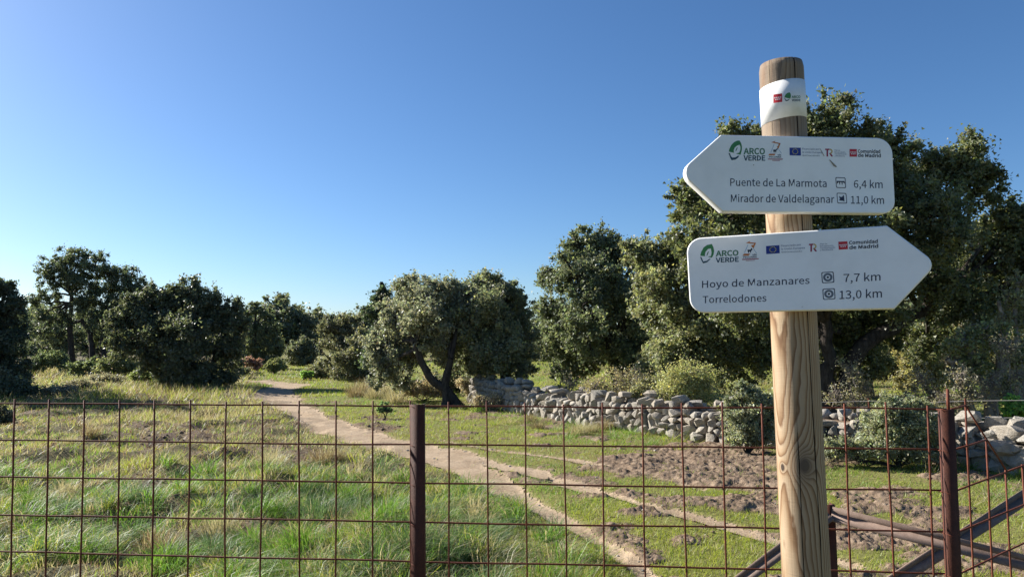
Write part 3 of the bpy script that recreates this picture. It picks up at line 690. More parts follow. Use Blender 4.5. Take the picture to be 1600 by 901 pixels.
    'bP': (222, '110,268 186,249 217,181 186,112 111,91 79,91 79,-11 24,-11 24,268 148,150 160,181 147,210 103,219 79,219 79,140 104,140', '7,13,8 13,0,8 13,1,0 13,12,1 12,11,1 11,2,1 7,14,13 10,2,11 10,3,2 9,3,10 15,3,9 7,5,14 5,15,14 5,3,15 5,4,3 7,6,5'),
    'bR': (222, '149,156 161,185 149,211 109,219 79,219 79,146 109,146 79,98 79,-11 24,-11 24,268 117,268 188,250 217,186 198,129 162,108 232,-11 170,-11 107,98', '9,4,10 4,11,10 4,12,11 4,3,12 3,2,12 2,13,12 9,5,4 1,13,2 1,14,13 0,14,1 6,14,0 9,7,5 7,6,5 7,14,6 7,15,14 7,18,15 18,16,15 9,8,7 17,16,18'),
    'bU': (252, '23,268 78,268 78,107 93,49 126,36 160,49 176,107 176,268 229,268 229,104 201,11 126,-16 52,11 23,104', '13,1,0 13,2,1 6,8,7 6,9,8 5,9,6 13,3,2 12,3,13 5,10,9 4,10,5 12,4,3 12,10,4 12,11,10'),
    'bV': (201, '43,268 87,121 99,78 109,44 94,44 105,78 117,121 160,268 216,268 128,-11 74,-11 -15,268', '10,0,11 10,1,0 6,8,7 6,9,8 10,2,1 5,9,6 10,4,2 4,3,2 4,9,5 10,9,4'),
    'ba': (197, '41,106 124,128 120,146 97,157 71,152 37,133 14,175 57,197 104,206 163,182 180,118 180,-11 133,-11 130,12 142,12 114,-7 75,-16 28,1 8,50 126,85 77,72 64,50 69,37 85,33 106,38 126,52', '7,9,8 6,9,7 6,3,9 3,10,9 5,4,6 4,3,6 2,10,3 1,10,2 0,10,1 0,19,10 19,11,10 18,20,0 20,19,0 25,11,19 18,21,20 24,11,25 18,22,21 17,22,18 23,14,24 14,11,24 17,23,22 17,13,23 13,14,23 15,11,14 17,15,13 15,12,13 16,15,17 12,11,15'),
    'bd': (217, '35,176 99,207 134,199 142,194 142,205 142,290 196,290 196,-11 149,-11 146,11 158,11 134,-7 96,-16 31,13 7,95 142,142 125,153 108,157 77,140 63,95 75,49 105,34 124,39 142,54', '4,6,5 4,7,6 0,2,1 3,7,4 0,3,2 0,16,3 16,15,3 15,7,3 14,18,0 18,17,0 17,16,0 23,7,15 14,19,18 13,19,14 13,20,19 22,7,23 13,21,20 21,10,22 10,7,22 13,10,21 12,9,13 9,10,13 12,11,9 11,8,9 11,7,10 8,7,11'),
    'be': (194, '36,176 103,207 169,179 190,107 190,95 188,77 66,77 77,47 114,32 135,36 165,51 187,10 147,-10 108,-16 36,13 7,95 130,146 104,157 76,146 66,121 137,121', '0,2,1 0,17,2 17,16,2 16,3,2 15,18,0 18,17,0 20,3,16 15,19,18 15,20,19 15,3,20 15,4,3 15,5,4 14,6,15 6,5,15 14,7,6 9,11,10 14,8,7 8,11,9 14,11,8 13,11,14 13,12,11'),
    'bi': (96, '25,274 48,283 72,274 81,251 72,227 48,218 25,227 16,251 75,201 75,-11 21,-11 21,201', '10,8,11 10,9,8 0,2,1 0,3,2 7,3,0 7,4,3 6,4,7 5,4,6'),
    'bm': (324, '68,201 71,173 58,173 84,195 121,206 163,195 176,175 199,195 238,207 290,184 305,122 305,-11 252,-11 252,115 244,147 227,155 210,150 190,133 190,-11 136,-11 136,115 129,147 111,155 95,150 75,133 75,-11 21,-11 21,201', '7,9,8 3,5,4 26,2,27 2,0,27 2,1,0 2,5,3 2,6,5 6,9,7 6,15,9 15,10,9 2,15,6 26,24,2 24,23,2 23,22,2 22,15,2 22,16,15 14,10,15 21,16,22 21,17,16 20,17,21 13,10,14 26,25,24 20,18,17 13,11,10 19,18,20 12,11,13'),
    'bn': (214, '68,201 71,173 58,173 86,196 127,207 179,184 195,122 195,-11 141,-11 141,115 134,147 115,155 95,150 75,133 75,-11 21,-11 21,201', '3,5,4 15,2,16 2,0,16 2,1,0 2,5,3 2,11,5 11,6,5 15,13,2 13,12,2 12,11,2 10,6,11 9,6,10 15,14,13 9,7,6 8,7,9'),
    'bo': (212, '36,177 106,207 176,177 206,95 176,13 106,-17 36,13 7,95 137,140 106,156 76,140 63,95 76,50 106,34 137,50 150,95', '0,2,1 7,10,0 10,9,0 9,2,0 9,8,2 8,3,2 7,11,10 15,3,8 14,3,15 7,12,11 6,12,7 14,4,3 13,4,14 6,13,12 6,4,13 5,4,6'),
    'br': (136, '69,201 72,166 57,166 80,194 115,206 130,205 149,198 139,149 120,155 114,155 94,147 75,119 75,-11 21,-11 21,201', '3,5,4 3,6,5 13,2,14 2,0,14 2,1,0 3,7,6 2,8,3 8,7,3 13,11,2 11,10,2 10,9,2 9,8,2 13,12,11'),
    'bu': (213, '18,201 73,201 73,75 80,43 98,35 118,41 138,60 138,201 192,201 192,-11 144,-11 141,19 155,19 128,-5 87,-16 34,6 18,68', '16,1,0 16,2,1 6,8,7 6,9,8 16,3,2 15,3,16 5,12,6 12,9,6 15,4,3 4,12,5 15,11,4 11,12,4 13,9,12 15,13,11 13,10,11 14,13,15 10,9,13'),
    'bÍ': (103, '79,268 79,-11 24,-11 24,268 87,356 120,316 43,258 15,290', '7,5,4 7,6,5 2,0,3 2,1,0'),
}
def text_mesh(body, bold):
    V, Fs, x = [], [], 0.0
    for ch in body:
        adv, vs, fs = GLYPHS[('b' if bold > 0.025 else 'r') + ch]
        if vs:
            n = len(V)
            V += [(x + int(a) / 1000, int(b) / 1000) for a, b in (q.split(',') for q in vs.split())]
            Fs += [tuple(n + int(a) for a in q.split(',')) for q in fs.split()]
        x += adv / 1000
    return np.array(V), Fs
CAPH = None
def text(pl, parent, body, x0, y0, x1, y1, cap, m, bold=0.0, lift=LIFT, name='lettering'):
    """baseline from (x0,y0) to (x1,y1) in the photo, capital height in photo pixels"""
    V, Fs = text_mesh(body, bold)
    global CAPH
    CAPH = 0.2566
    xa, xb = V[:, 0].min(), V[:, 0].max()
    W = []
    for v in V:
        t = (v[0] - xa) / (xb - xa)
        W.append(pl.pt(x0 + (x1 - x0) * t, y0 + (y1 - y0) * t - v[1] / CAPH * cap, lift))
    W = np.array(W) - origin(parent)
    me = bpy.data.meshes.new(name); me.from_pydata([tuple(w) for w in W], [], Fs); me.update()
    return link(name, me, m, parent)

def poly(pl, parent, name, pts, m, lift=LIFT):
    W = [Vector(pl.pt(x, y, lift) - origin(parent)) for x, y in pts]
    bm = bmesh.new(); f = bm.faces.new([bm.verts.new(w) for w in W]); bmesh.ops.triangulate(bm, faces=[f])
    me = bpy.data.meshes.new(name); bm.to_mesh(me); bm.free()
    return link(name, me, m, parent)

def polys(pl, parent, name, plist, m, lift=LIFT):
    bm = bmesh.new()
    for pts in plist:
        f = bm.faces.new([bm.verts.new(Vector(pl.pt(x, y, lift) - origin(parent))) for x, y in pts]); bmesh.ops.triangulate(bm, faces=[f])
    me = bpy.data.meshes.new(name); bm.to_mesh(me); bm.free()
    return link(name, me, m, parent)

def quad_uv(q, u, v):
    (ax, ay), (bx, by), (cx, cy), (dx, dy) = q      # TL TR BR BL
    return ((ax * (1 - u) + bx * u) * (1 - v) + (dx * (1 - u) + cx * u) * v, (ay * (1 - u) + by * u) * (1 - v) + (dy * (1 - u) + cy * u) * v)

def disc_pts(cx, cy, r, n=16, ry=None):
    ry = ry or r
    return [(cx + r * math.cos(2 * math.pi * k / n), cy + ry * math.sin(2 * math.pi * k / n)) for k in range(n)]

def annulus(pl, parent, name, q, cu, cv, r0, r1, m, lift=LIFT, n=24):
    ps = []
    for k in range(n):
        a, b = 2 * math.pi * k / n, 2 * math.pi * (k + 1) / n
        ps.append([quad_uv(q, cu + r * math.cos(t), cv + r * math.sin(t)) for r, t in ((r0, a), (r1, a), (r1, b), (r0, b))])
    return polys(pl, parent, name, ps, m, lift)

def star(q, cu, cv, r, asp=1.0):
    return [quad_uv(q, cu + asp * (r if k % 2 == 0 else r * .45) * math.sin(math.pi * k / 5), cv - (r if k % 2 == 0 else r * .45) * math.cos(math.pi * k / 5)) for k in range(10)]

def icon_frame(pl, parent, q):
    r = rounded([(0, 0), (1, 0), (1, 1), (0, 1)], [.12] * 4, 4); r2 = 0.5 + (r - 0.5) * 0.87
    n = len(r); ps = []
    for k in range(n):
        j = (k + 1) % n
        ps.append([quad_uv(q, *r[k]), quad_uv(q, *r[j]), quad_uv(q, *r2[j]), quad_uv(q, *r2[k])])
    return polys(pl, parent, 'pictogram_frame', ps, M_INK)

def region_flag(pl, parent, q):
    f = polys(pl, parent, 'regional_flag', [[quad_uv(q, u / 4, v), quad_uv(q, (u + 1) / 4, v), quad_uv(q, (u + 1) / 4, v + 1), quad_uv(q, u / 4, v + 1)] for u in range(4) for v in (0,)], M_RED)
    st = [star(q, .17 + .22 * k, .42, .115) for k in range(4)] + [star(q, .28 + .22 * k, .63, .115) for k in range(3)]
    polys(pl, parent, 'flag_stars', st, M_WHITEINK, LIFT * 2)

def eu_flag(pl, parent, q):
    polys(pl, parent, 'blue_flag', [[q[0], q[1], q[2], q[3]]], M_BLUE)
    polys(pl, parent, 'flag_stars', [star(q, .5 + .23 * math.sin(a), .5 - .33 * math.cos(a), .075, .7) for a in np.arange(12) * math.pi / 6], M_YEL, LIFT * 2)

def leaf_logo(pl, parent, f, green, dark, inner):
    polys(pl, parent, 'leaf_emblem', [[f(*p) for p in green]], M_GREEN)
    polys(pl, parent, 'leaf_emblem_base', [[f(*p) for p in dark]], M_TEAL)
    polys(pl, parent, 'leaf_vein', [[f(*p) for p in inner]], M_GREEN2)

# upper board: arrow to the left
U = Plane([0.99899, 0.009164, 0.07], [-0.015, 0.992, -0.105], [0.288496, -0.212389, 1.0])
b1 = make_board(U, [(1126.5, 210.5), (1394, 215.6), (1399.8, 333.6), (1129.5, 330.5), (1062, 268.3)], [0.004, 0.042, 0.034, 0.006, 0.034],
                'upper white board, an arrow pointing left', SIGN)
text(U, b1, 'Puente de La Marmota', 1141, 290.3, 1291.5, 292.3, 11.4, M_INK, 0.004)
text(U, b1, 'Mirador de Valdelaganar', 1142, 315.6, 1303.4, 317.0, 11.5, M_INK, 0.004)
text(U, b1, '6,4 km', 1334, 293.4, 1379, 294.0, 11.6, M_INK, 0.004)
text(U, b1, '11,0 km', 1329.5, 318.1, 1381.2, 318.5, 11.6, M_INK, 0.004)
text(U, b1, 'ARCO', 1161.7, 241.0, 1195.3, 241.2, 9.2, M_GREEN2, 0.035)
text(U, b1, 'VERDE', 1161.7, 250.8, 1195.6, 251.0, 7.6, M_TEAL, 0.035)
f5 = lambda x, y: (1130 + x / 15.02, 210 + y / 15.02)
leaf_logo(U, b1, f5, [(130, 405), (145, 340), (190, 250), (260, 180), (330, 150), (382, 146), (420, 210), (440, 290), (436, 370), (405, 480), (300, 455), (375, 430), (400, 370), (405, 300), (385, 245), (330, 262), (270, 312), (245, 370), (252, 435)],
          [(122, 435), (160, 540), (195, 607), (290, 592), (345, 550), (380, 500), (335, 508), (290, 540), (212, 548), (182, 515), (155, 445)],
          [(285, 400), (300, 350), (325, 310), (340, 305), (325, 345), (305, 385)])
polys(U, b1, 'trail_emblem', [[f5(*p) for p in [(1125, 188), (1225, 152), (1205, 180), (1345, 208), (1330, 232), (1200, 205)]], [f5(*p) for p in [(1300, 215), (1345, 208), (1300, 330), (1275, 330), (1262, 290), (1290, 270)]], [f5(*p) for p in [(1085, 455), (1225, 455), (1205, 494), (1058, 494)]]], M_ORANGE)
polys(U, b1, 'cattle_emblem', [[f5(*p) for p in [(1172, 362), (1240, 358), (1262, 325), (1285, 335), (1268, 365), (1245, 385), (1238, 430), (1226, 430), (1222, 400), (1205, 402), (1202, 432), (1190, 432), (1176, 395)]]], M_BLACK)
polys(U, b1, 'trail_emblem_line', [[f5(*p) for p in [(1190, 230), (1200, 232), (1120, 430), (1110, 430)]], [f5(*p) for p in [(1285, 340), (1293, 338), (1370, 445), (1360, 450)]]], M_LBLUE)
text(U, b1, 'VÍA', *f5(1272, 502), *f5(1365, 503), 2.0, M_INK, 0.03)
text(U, b1, 'PECUARIA', *f5(1075, 548), *f5(1365, 553), 2.3, M_INK, 0.03)
polys(U, b1, 'trail_emblem_bar', [[f5(*p) for p in [(1048, 572), (1405, 574), (1385, 596), (1050, 590)]], [f5(*p) for p in [(1150, 606), (1330, 608), (1330, 622), (1150, 620)]]], M_MAROON)
eu_flag(U, b1, [(1233.5, 230.8), (1251.1, 231.0), (1251.4, 243.3), (1233.7, 242.9)])
text(U, b1, 'Financiado por', 1253.4, 234.2, 1280.4, 234.6, 2.9, M_SLATE, 0.02)
text(U, b1, 'la Unión Europea', 1253.6, 239.2, 1284.2, 239.8, 2.9, M_SLATE, 0.02)
text(U, b1, 'NextGenerationEU', 1254.0, 244.0, 1280.6, 244.4, 2.2, M_GREY, 0.0)
def tr_logo(pl, b, x, y, s, sl):
    g = lambda a, c: (x + a * s, y + c * s + a * s * sl)
    polys(pl, b, 'letter_emblem', [[g(0, 0), g(6.6, 0), g(6.6, 2.2), g(4.6, 2.2), g(4.6, 12.2), g(2.2, 12.2), g(2.2, 2.2), g(0, 2.2)], [g(6.2, 7.4), g(8.6, 6.6), g(12.4, 12.2), g(9.6, 12.2)]], M_MAROON)
    arc = [g(7.0 + 4.6 * math.sin(t), 4.2 - 4.2 * math.cos(t)) for t in np.linspace(0, math.pi * .95, 9)]
    arc2 = [g(7.0 + 2.7 * math.sin(t), 4.2 - 2.3 * math.cos(t)) for t in np.linspace(math.pi * .95, 0, 9)]
    polys(pl, b, 'letter_emblem_arc', [arc + arc2], M_GOLD, LIFT * 1.5)
tr_logo(U, b1, 1289.2, 232.4, 1.0, 0.01)
for s_, e_, yy in (('Plan de', 1312.6, 235.9), ('Recuperación,', 1321.0, 238.9), ('Transformación', 1323.0, 241.8), ('y Resiliencia', 1319.6, 244.7)):
    text(U, b1, s_, 1304, yy, e_, yy + .2, 2.0, M_SLATE, 0.01)
region_flag(U, b1, [(1327.2, 233.0), (1338.6, 233.1), (1338.9, 245.1), (1327.4, 245.0)])
text(U, b1, 'Comunidad', 1340.2, 238.8, 1375.3, 239.2, 4.9, M_BLACK, 0.045)
text(U, b1, 'de Madrid', 1340.4, 245.2, 1376.2, 245.9, 5.0, M_BLACK, 0.045)
icq = [(1305.2, 276.9), (1320.9, 277.5), (1321.7, 294.0), (1306.4, 293.6)]
icon_frame(U, b1, icq)
g = lambda a, c: quad_uv(icq, a, c)
polys(U, b1, 'bridge_pictogram', [[g(.12, .34), g(.88, .34), g(.93, .58), g(.84, .56), g(.78, .47), g(.68, .45), g(.67, .68), g(.60, .68), g(.58, .45), g(.44, .45), g(.43, .68), g(.36, .68), g(.34, .45), g(.24, .47), g(.19, .58), g(.10, .60)]], M_INK)
icq2 = [(1307.0, 301.3), (1322.3, 301.8), (1323.6, 318.1), (1308.3, 317.7)]
icon_frame(U, b1, icq2)
g = lambda a, c: quad_uv(icq2, a, c)
polys(U, b1, 'viewpoint_pictogram', [[g(.26, .27), g(.36, .38), g(.52, .38), g(.62, .28), g(.66, .22), g(.74, .22), g(.74, .82), g(.58, .74), g(.25, .72), g(.22, .62), g(.34, .56), g(.24, .46)]], M_INK)
polys(U, b1, 'scuff', [[(1295.2, 249.7), (1297.0, 250.2), (1302.0, 255.0), (1307.5, 260.6), (1306.0, 261.6), (1302.0, 259.5), (1299.5, 255.6)], [(1280.5, 232.0), (1281.5, 232.5), (1288.0, 243.8), (1286.8, 244.0)]], M_SCUFF, LIFT * 2.5)
polys(U, b1, 'scuff', [disc_pts(1177.5, 258, .8, 7)], M_SCUFF, LIFT * 2)

# lower board: arrow to the right
L = Plane([0.905548, -0.034976, -0.4228], [0.0, 0.9945, -0.1047], [0.240708, -0.069027, 1.0])
b2 = make_board(L, [(1071.8, 372.6), (1386, 352.3), (1464.5, 411.8), (1397.5, 482.3), (1078.5, 488.6)], [0.04, 0.004, 0.03, 0.006, 0.04],
                'lower white board, an arrow pointing right', SIGN)
text(L, b2, 'Hoyo de Manzanares', 1097, 449.6, 1265, 443.0, 10.8, M_INK, 0.004)
text(L, b2, 'Torrelodones', 1098, 473.4, 1197.6, 470.6, 10.8, M_INK, 0.004)
text(L, b2, '7,7 km', 1318, 440.4, 1375.8, 438.0, 12.2, M_INK, 0.004)
text(L, b2, '13,0 km', 1311.6, 467.0, 1378, 464.3, 12.6, M_INK, 0.004)
text(L, b2, 'ARCO', 1118.3, 400.4, 1154.0, 398.9, 8.3, M_GREEN2, 0.035)
text(L, b2, 'VERDE', 1118.3, 409.9, 1154.4, 408.5, 7.0, M_TEAL, 0.035)
f6 = lambda x, y: (1080 + x / 13.33, 370 + y / 13.33)
leaf_logo(L, b2, f6, [(188, 392), (210, 310), (260, 220), (330, 170), (430, 148), (465, 220), (478, 290), (465, 370), (430, 432), (345, 412), (412, 400), (425, 330), (410, 240), (350, 252), (300, 310), (285, 370), (292, 402)],
          [(186, 416), (215, 490), (250, 552), (330, 528), (408, 455), (372, 460), (330, 495), (252, 512), (228, 480), (212, 420)],
          [(320, 395), (330, 345), (355, 305), (370, 300), (352, 350), (335, 390)])
polys(L, b2, 'trail_emblem', [[f6(*p) for p in [(1140, 128), (1232, 82), (1212, 112), (1350, 122), (1335, 145), (1205, 135)]], [f6(*p) for p in [(1310, 130), (1350, 122), (1300, 240), (1270, 215), (1245, 175), (1300, 165)]], [f6(*p) for p in [(1100, 350), (1228, 348), (1195, 392), (1068, 394)]]], M_ORANGE)
polys(L, b2, 'cattle_emblem', [[f6(*p) for p in [(1172, 268), (1235, 266), (1258, 228), (1280, 262), (1250, 290), (1240, 335), (1228, 320), (1222, 300), (1205, 304), (1200, 338), (1188, 332), (1178, 300)]]], M_BLACK)
polys(L, b2, 'trail_emblem_line', [[f6(*p) for p in [(1180, 160), (1190, 162), (1115, 330), (1105, 330)]], [f6(*p) for p in [(1290, 240), (1298, 238), (1370, 345), (1360, 350)]]], M_LBLUE)
text(L, b2, 'VÍA', *f6(1270, 390), *f6(1368, 385), 2.2, M_INK, 0.03)
text(L, b2, 'PECUARIA', *f6(1082, 442), *f6(1370, 432), 2.4, M_INK, 0.03)
polys(L, b2, 'trail_emblem_bar', [[f6(*p) for p in [(1060, 460), (1415, 445), (1400, 464), (1060, 480)]], [f6(*p) for p in [(1140, 490), (1330, 483), (1330, 492), (1140, 500)]]], M_MAROON)
eu_flag(L, b2, [(1196.9, 384.4), (1217.8, 382.9), (1218.4, 395.5), (1197.2, 396.9)])
text(L, b2, 'Financiado por', 1220.4, 385.6, 1251.9, 383.5, 2.9, M_SLATE, 0.02)
text(L, b2, 'la Unión Europea', 1220.6, 390.4, 1257.3, 388.4, 2.9, M_SLATE, 0.02)
text(L, b2, 'NextGenerationEU', 1221.0, 394.9, 1253.2, 393.3, 2.0, M_GREY, 0.0)
tr_logo(L, b2, 1264.0, 380.9, 1.02, -0.05)
for s_, e_, yy in (('Plan de', 1292.5, 382.3), ('Recuperación,', 1302.5, 385.5), ('Transformación', 1305.0, 388.6), ('y Resiliencia', 1301.4, 391.7)):
    text(L, b2, s_, 1281.3, yy, e_, yy - (e_ - 1281.3) * .045, 2.1, M_SLATE, 0.01)
region_flag(L, b2, [(1309.9, 377.6), (1324.0, 376.9), (1324.8, 389.1), (1310.6, 390.0)])
text(L, b2, 'Comunidad', 1326.5, 381.7, 1371.5, 379.4, 5.1, M_BLACK, 0.045)
text(L, b2, 'de Madrid', 1326.9, 389.1, 1372.2, 386.8, 5.1, M_BLACK, 0.045)
for q in ([(1283.2, 425.2), (1302.4, 424.0), (1303.7, 441.2), (1284.4, 442.4)], [(1284.9, 451.2), (1304.3, 450.0), (1305.5, 467.2), (1286.1, 468.3)]):
    icon_frame(L, b2, q)
    annulus(L, b2, 'target_pictogram', q, .5, .49, .2, .38, M_GREY)
    annulus(L, b2, 'target_pictogram_dot', q, .5, .49, 0.001, .095, M_BLACK)
polys(L, b2, 'scuff', [disc_pts(1253.5, 479, .6, 6)], M_SCUFF, LIFT * 2)

# sticker band round the top
bd = Band()
s_c = (unproj(1221, 155, 1.95) - foot) @ axis
angs = np.linspace(-2.2, 2.2, 110); Vb = []
for a in angs:
    ang = a - cam_az
    for hh in (-1, 1):
        s = s_c + 0.0515 * hh + 0.0045 * math.sin(a) * 1.3
        Vb.append(post_pt(ang, s, 0.0012))
for a in angs:
    ang = a - cam_az
    for hh in (-1, 1):
        Vb.append(post_pt(ang, s_c + 0.0515 * hh + 0.0045 * math.sin(a) * 1.3, 0.0002))
n = len(angs) * 2
Fb = [(2 * k, 2 * k + 2, 2 * k + 3, 2 * k + 1) for k in range(len(angs) - 1)] + [(2 * k, n + 2 * k, n + 2 * k + 2, 2 * k + 2) for k in range(len(angs) - 1)] + [(2 * k + 1, 2 * k + 3, n + 2 * k + 3, n + 2 * k + 1) for k in range(len(angs) - 1)]
M_STICKER, nt, bs, _ = mat('white_sticker')
tc = N(nt, 'ShaderNodeTexCoord')
nt.links.new(ramp(nt, [(0.35, (0.72, 0.72, 0.70)), (0.6, (0.80, 0.80, 0.785))], noise(nt, tc.outputs['Object'], 30, 4, 0.6)), bs.inputs['Base Color'])
bs.inputs['Roughness'].default_value = 0.6; bs.inputs['Specular IOR Level'].default_value = 0.25
band = part('sticker_band', Vb, np.array(Fb), M_STICKER, SIGN, None, False)
region_flag(bd, band, [(1208.3, 147.9), (1221.9, 146.1), (1222.2, 159.4), (1208.6, 161.1)])
f7 = lambda x, y: (1225.7 + (x - 130) / 310 * 10.2, 144.6 + (y - 146) / 461 * 13.6)
leaf_logo(bd, band, f7, [(130, 405), (145, 340), (190, 250), (260, 180), (330, 150), (382, 146), (420, 210), (440, 290), (436, 370), (405, 480), (300, 455), (375, 430), (400, 370), (405, 300), (385, 245), (330, 262), (270, 312), (245, 370), (252, 435)],
          [(122, 435), (160, 540), (195, 607), (290, 592), (345, 550), (380, 500), (335, 508), (290, 540), (212, 548), (182, 515), (155, 445)], [(285, 400), (300, 350), (325, 310), (340, 305), (325, 345)])
text(bd, band, 'ARCO', 1237.0, 153.4, 1250.6, 153.2, 3.6, M_GREEN2, 0.035)
text(bd, band, 'VERDE', 1237.2, 158.4, 1250.8, 158.4, 3.2, M_TEAL, 0.035)
polys(U, SIGN, 'bolt', [], M_WIRE) if False else None

# ------------------------------------------------------------------ wire mesh fence
rng = np.random.default_rng(4)
FP0 = np.array([-2.0431, 0.4718, 2.971]); FU = np.array([0.9969, -0.0068, -0.0781]) * 0.15; FV = np.array([0.0123, 0.9984, -0.0560]) * 0.15
def fpt(i, j, off=0.0):
    p = CAM + cR @ (FP0 + FU * i + FV * j)
    nn = cR @ np.cross(FU, FV); nn = nn / np.linalg.norm(nn)
    return p + nn * off          # off > 0: away from the camera
JB = 8.75
FENCE = thing('mesh_fence', 'rusty welded wire mesh fence with square openings on dark steel posts', 'fence', [*fpt(12, JB)[:2], 0.0])
WR = 0.0036
def wire(name, a, b, r=WR, wob=0.0016, seg=None, root=FENCE):
    a = np.array(a); b = np.array(b); L_ = np.linalg.norm(b - a); n = max(3, int(L_ / 0.15) + 1)
    t = np.linspace(0, 1, n)[:, None]; P = a * (1 - t) + b * t
    w = rng.normal(0, wob, (n, 3)); w[1:-1] = (w[:-2] + w[1:-1] + w[2:]) / 2; w[0] *= .3; w[-1] *= .3
    V, Fq = tubes([(P + w, np.full(n, r))], 6)
    m = len(V)
    caps = [np.array([[0, 5, 4, 3], [0, 3, 2, 1]]), np.array([[m - 6, m - 5, m - 4, m - 3], [m - 6, m - 3, m - 2, m - 1]])]
    return part(name, V, [Fq] + caps, M_RUST, root, None, True)
for i in range(-5, 25):
    dx = rng.normal(0, 0.006)
    wire('vertical_wire', fpt(i + dx, -0.11 + rng.normal(0, .02), 0.0), fpt(i + dx + rng.normal(0, 0.02), JB, 0.0))
for j in range(0, 9):
    wire('horizontal_wire', fpt(-5.2, j, 2 * WR - .0006), fpt(24.55, j, 2 * WR - .0006))
# second, receding panel with its cut corner
cE = FP0 + FU * 24.55
G0 = (cR @ cE) + CAM
def gp(i, j):
    a = np.array([0.117, -0.006, 0.072]) ; v = FV
    return CAM + cR @ (cE + a * i + v * j)
def row_end(j):      # the cut edge
    return [0.77, 1.78, 2.85, 8, 8, 8, 8, 8, 8][j] if j < 3 else 8
for i in range(1, 9):
    j0 = {1: 0.0, 2: 0.96}.get(i, 1.95)
    wire('vertical_wire', gp(i - .23, j0 - 0.02), gp(i - .23 + .03, JB))
for j in range(0, 9):
    wire('horizontal_wire', gp(0.0, j), gp(row_end(j), j))
wire('cut_edge_wire', gp(0.77, 0), gp(2.87, 1.98), WR, 0.001)
wire('cut_edge_wire', gp(2.87, 1.98), gp(8, 1.98), WR, 0.001)
# posts
def fence_post(ic, w, top, x_off=-0.03):
    a = fpt(ic, top, x_off); b = fpt(ic, JB + .15, x_off)
    side = cR @ FU
    o1 = box_between(a, b, w, 0.006, side)
    nn = np.cross(cR @ FU, cR @ FV); nn /= np.linalg.norm(nn)
    sd = side / np.linalg.norm(side)
    # folded channel section: front plate and two returns
    o2 = box_between(a + sd * (w / 2 - .0035) + nn * .0145, b + sd * (w / 2 - .0035) + nn * .0145, 0.005, 0.022, side)
    o3 = box_between(a - sd * (w / 2 - .0035) + nn * .0145, b - sd * (w / 2 - .0035) + nn * .0145, 0.005, 0.022, side)
    V, Fq = merge([o1, o2, o3])
    return part('post', V, Fq, M_DARKPOST, FENCE)
for ic, w, tp in ((11.215, 0.054, -0.055), (24.37, 0.0465, -0.005), (-2.3, 0.054, -0.05)):
    p = fence_post(ic, w, tp)
    for j in range(0, 6):
        a = fpt(ic - w / .3 * .9, j - .02, -0.036); b = fpt(ic - w / .3 * .3, j + .03, -0.040); c = fpt(ic - w / .3 * 1.02, j + .02, 0.006)
        V, Fq = tubes([([c, a, b], [.0018] * 3)], 5)
        part('wire_tie', V, Fq, M_RUST, FENCE)
wire('post_rod', fpt(24.45, -0.5, -0.015), fpt(24.45, 0.1, -0.015), 0.0055, 0.0004)

# ------------------------------------------------------------------ braced steel frame behind the mesh
z1 = 3.32
t1 = unproj(1297, 792, z1)
BR = thing('steel_braces', 'brown angle iron struts crossing low behind the wire mesh beside the wooden signpost', 'steel frame', [t1[0], t1[1], 0.0])
def angle_iron(name, a, b, w=0.05, th=0.006):
    """L section: an upright leg, and a leg tilted out and down towards the fence that catches the sun"""
    a = np.array(a, float); b = np.array(b, float); t = b - a; t = t / np.linalg.norm(t)
    s = np.array([0, 0, 1.0]); s = s - t * (s @ t); s = s / np.linalg.norm(s); q = np.cross(t, s)
    if q @ np.array([0, 1.0, 0]) > 0: q = -q                 # q towards the camera's side
    o1 = box_between(a + s * w * .27, b + s * w * .27, w * .55, th, s)
    r = -s * .62 + q * .78; r = r / np.linalg.norm(r)
    o2 = box_between(a + r * w * .5, b + r * w * .5, w * .98, th, r)
    V, Fq = merge([o1, o2])
    return part(name, V, Fq, M_BROWNSTEEL, BR)
def steel_post(px, py, z):
    a = unproj(px, py, z); b = np.array([a[0] + (0.0), a[1], -0.03])
    V, Fq = merge([box_between(a, b, 0.045, 0.006, [1, 0, 0]), box_between(a + np.array([0.0195, 0.0245, 0]), b + np.array([0.0195, .0245, 0]), 0.006, 0.042, [1, 0, 0])])
    return part('upright', V, Fq, M_DARKPOST, BR)
steel_post(1296.5, 788, z1)
steel_post(1606, 755, 3.62)
angle_iron('brace', unproj(1299, 800, z1 - .01), unproj(1760, 916, 3.05))
angle_iron('brace', unproj(1610, 766, 3.60), unproj(1240, 1004, 3.50), 0.046)
angle_iron('brace', unproj(1294, 801, z1 - .02), unproj(1020, 1006, z1 + .05), 0.042)
angle_iron('brace', unproj(1614, 768, 3.60), unproj(1900, 900, 3.6), 0.046)

# ------------------------------------------------------------------ dry stone wall
random.seed(8)
def stone_mesh(seed, npts=24):
    r = np.random.default_rng(seed)
    P = r.normal(size=(npts, 3)); P /= np.linalg.norm(P, axis=1)[:, None]
    P = np.sign(P) * np.abs(P) ** 0.66                      # towards a rounded block
    P *= 0.5 / np.abs(P).max(0)
    P *= r.uniform(0.86, 1.0, (npts, 1))
    for _ in range(5):                                   # broken corners
        nn = r.normal(size=3); nn /= np.linalg.norm(nn); d = P @ nn; P -= np.clip(d - 0.40, 0, 1)[:, None] * nn
    bm = bmesh.new(); vs = [bm.verts.new(p) for p in P]
    res = bmesh.ops.convex_hull(bm, input=vs)
    bmesh.ops.delete(bm, geom=[v for v in bm.verts if not v.link_faces], context='VERTS')
    me = bpy.data.meshes.new('stone'); bm.to_mesh(me); bm.free()
    for p in me.polygons: p.use_smooth = True
    me.set_sharp_from_angle(angle=math.radians(24))
    me.materials.append(M_STONE)
    return me
STONES = [stone_mesh(100 + k) for k in range(14)]
w0 = WALL[4]
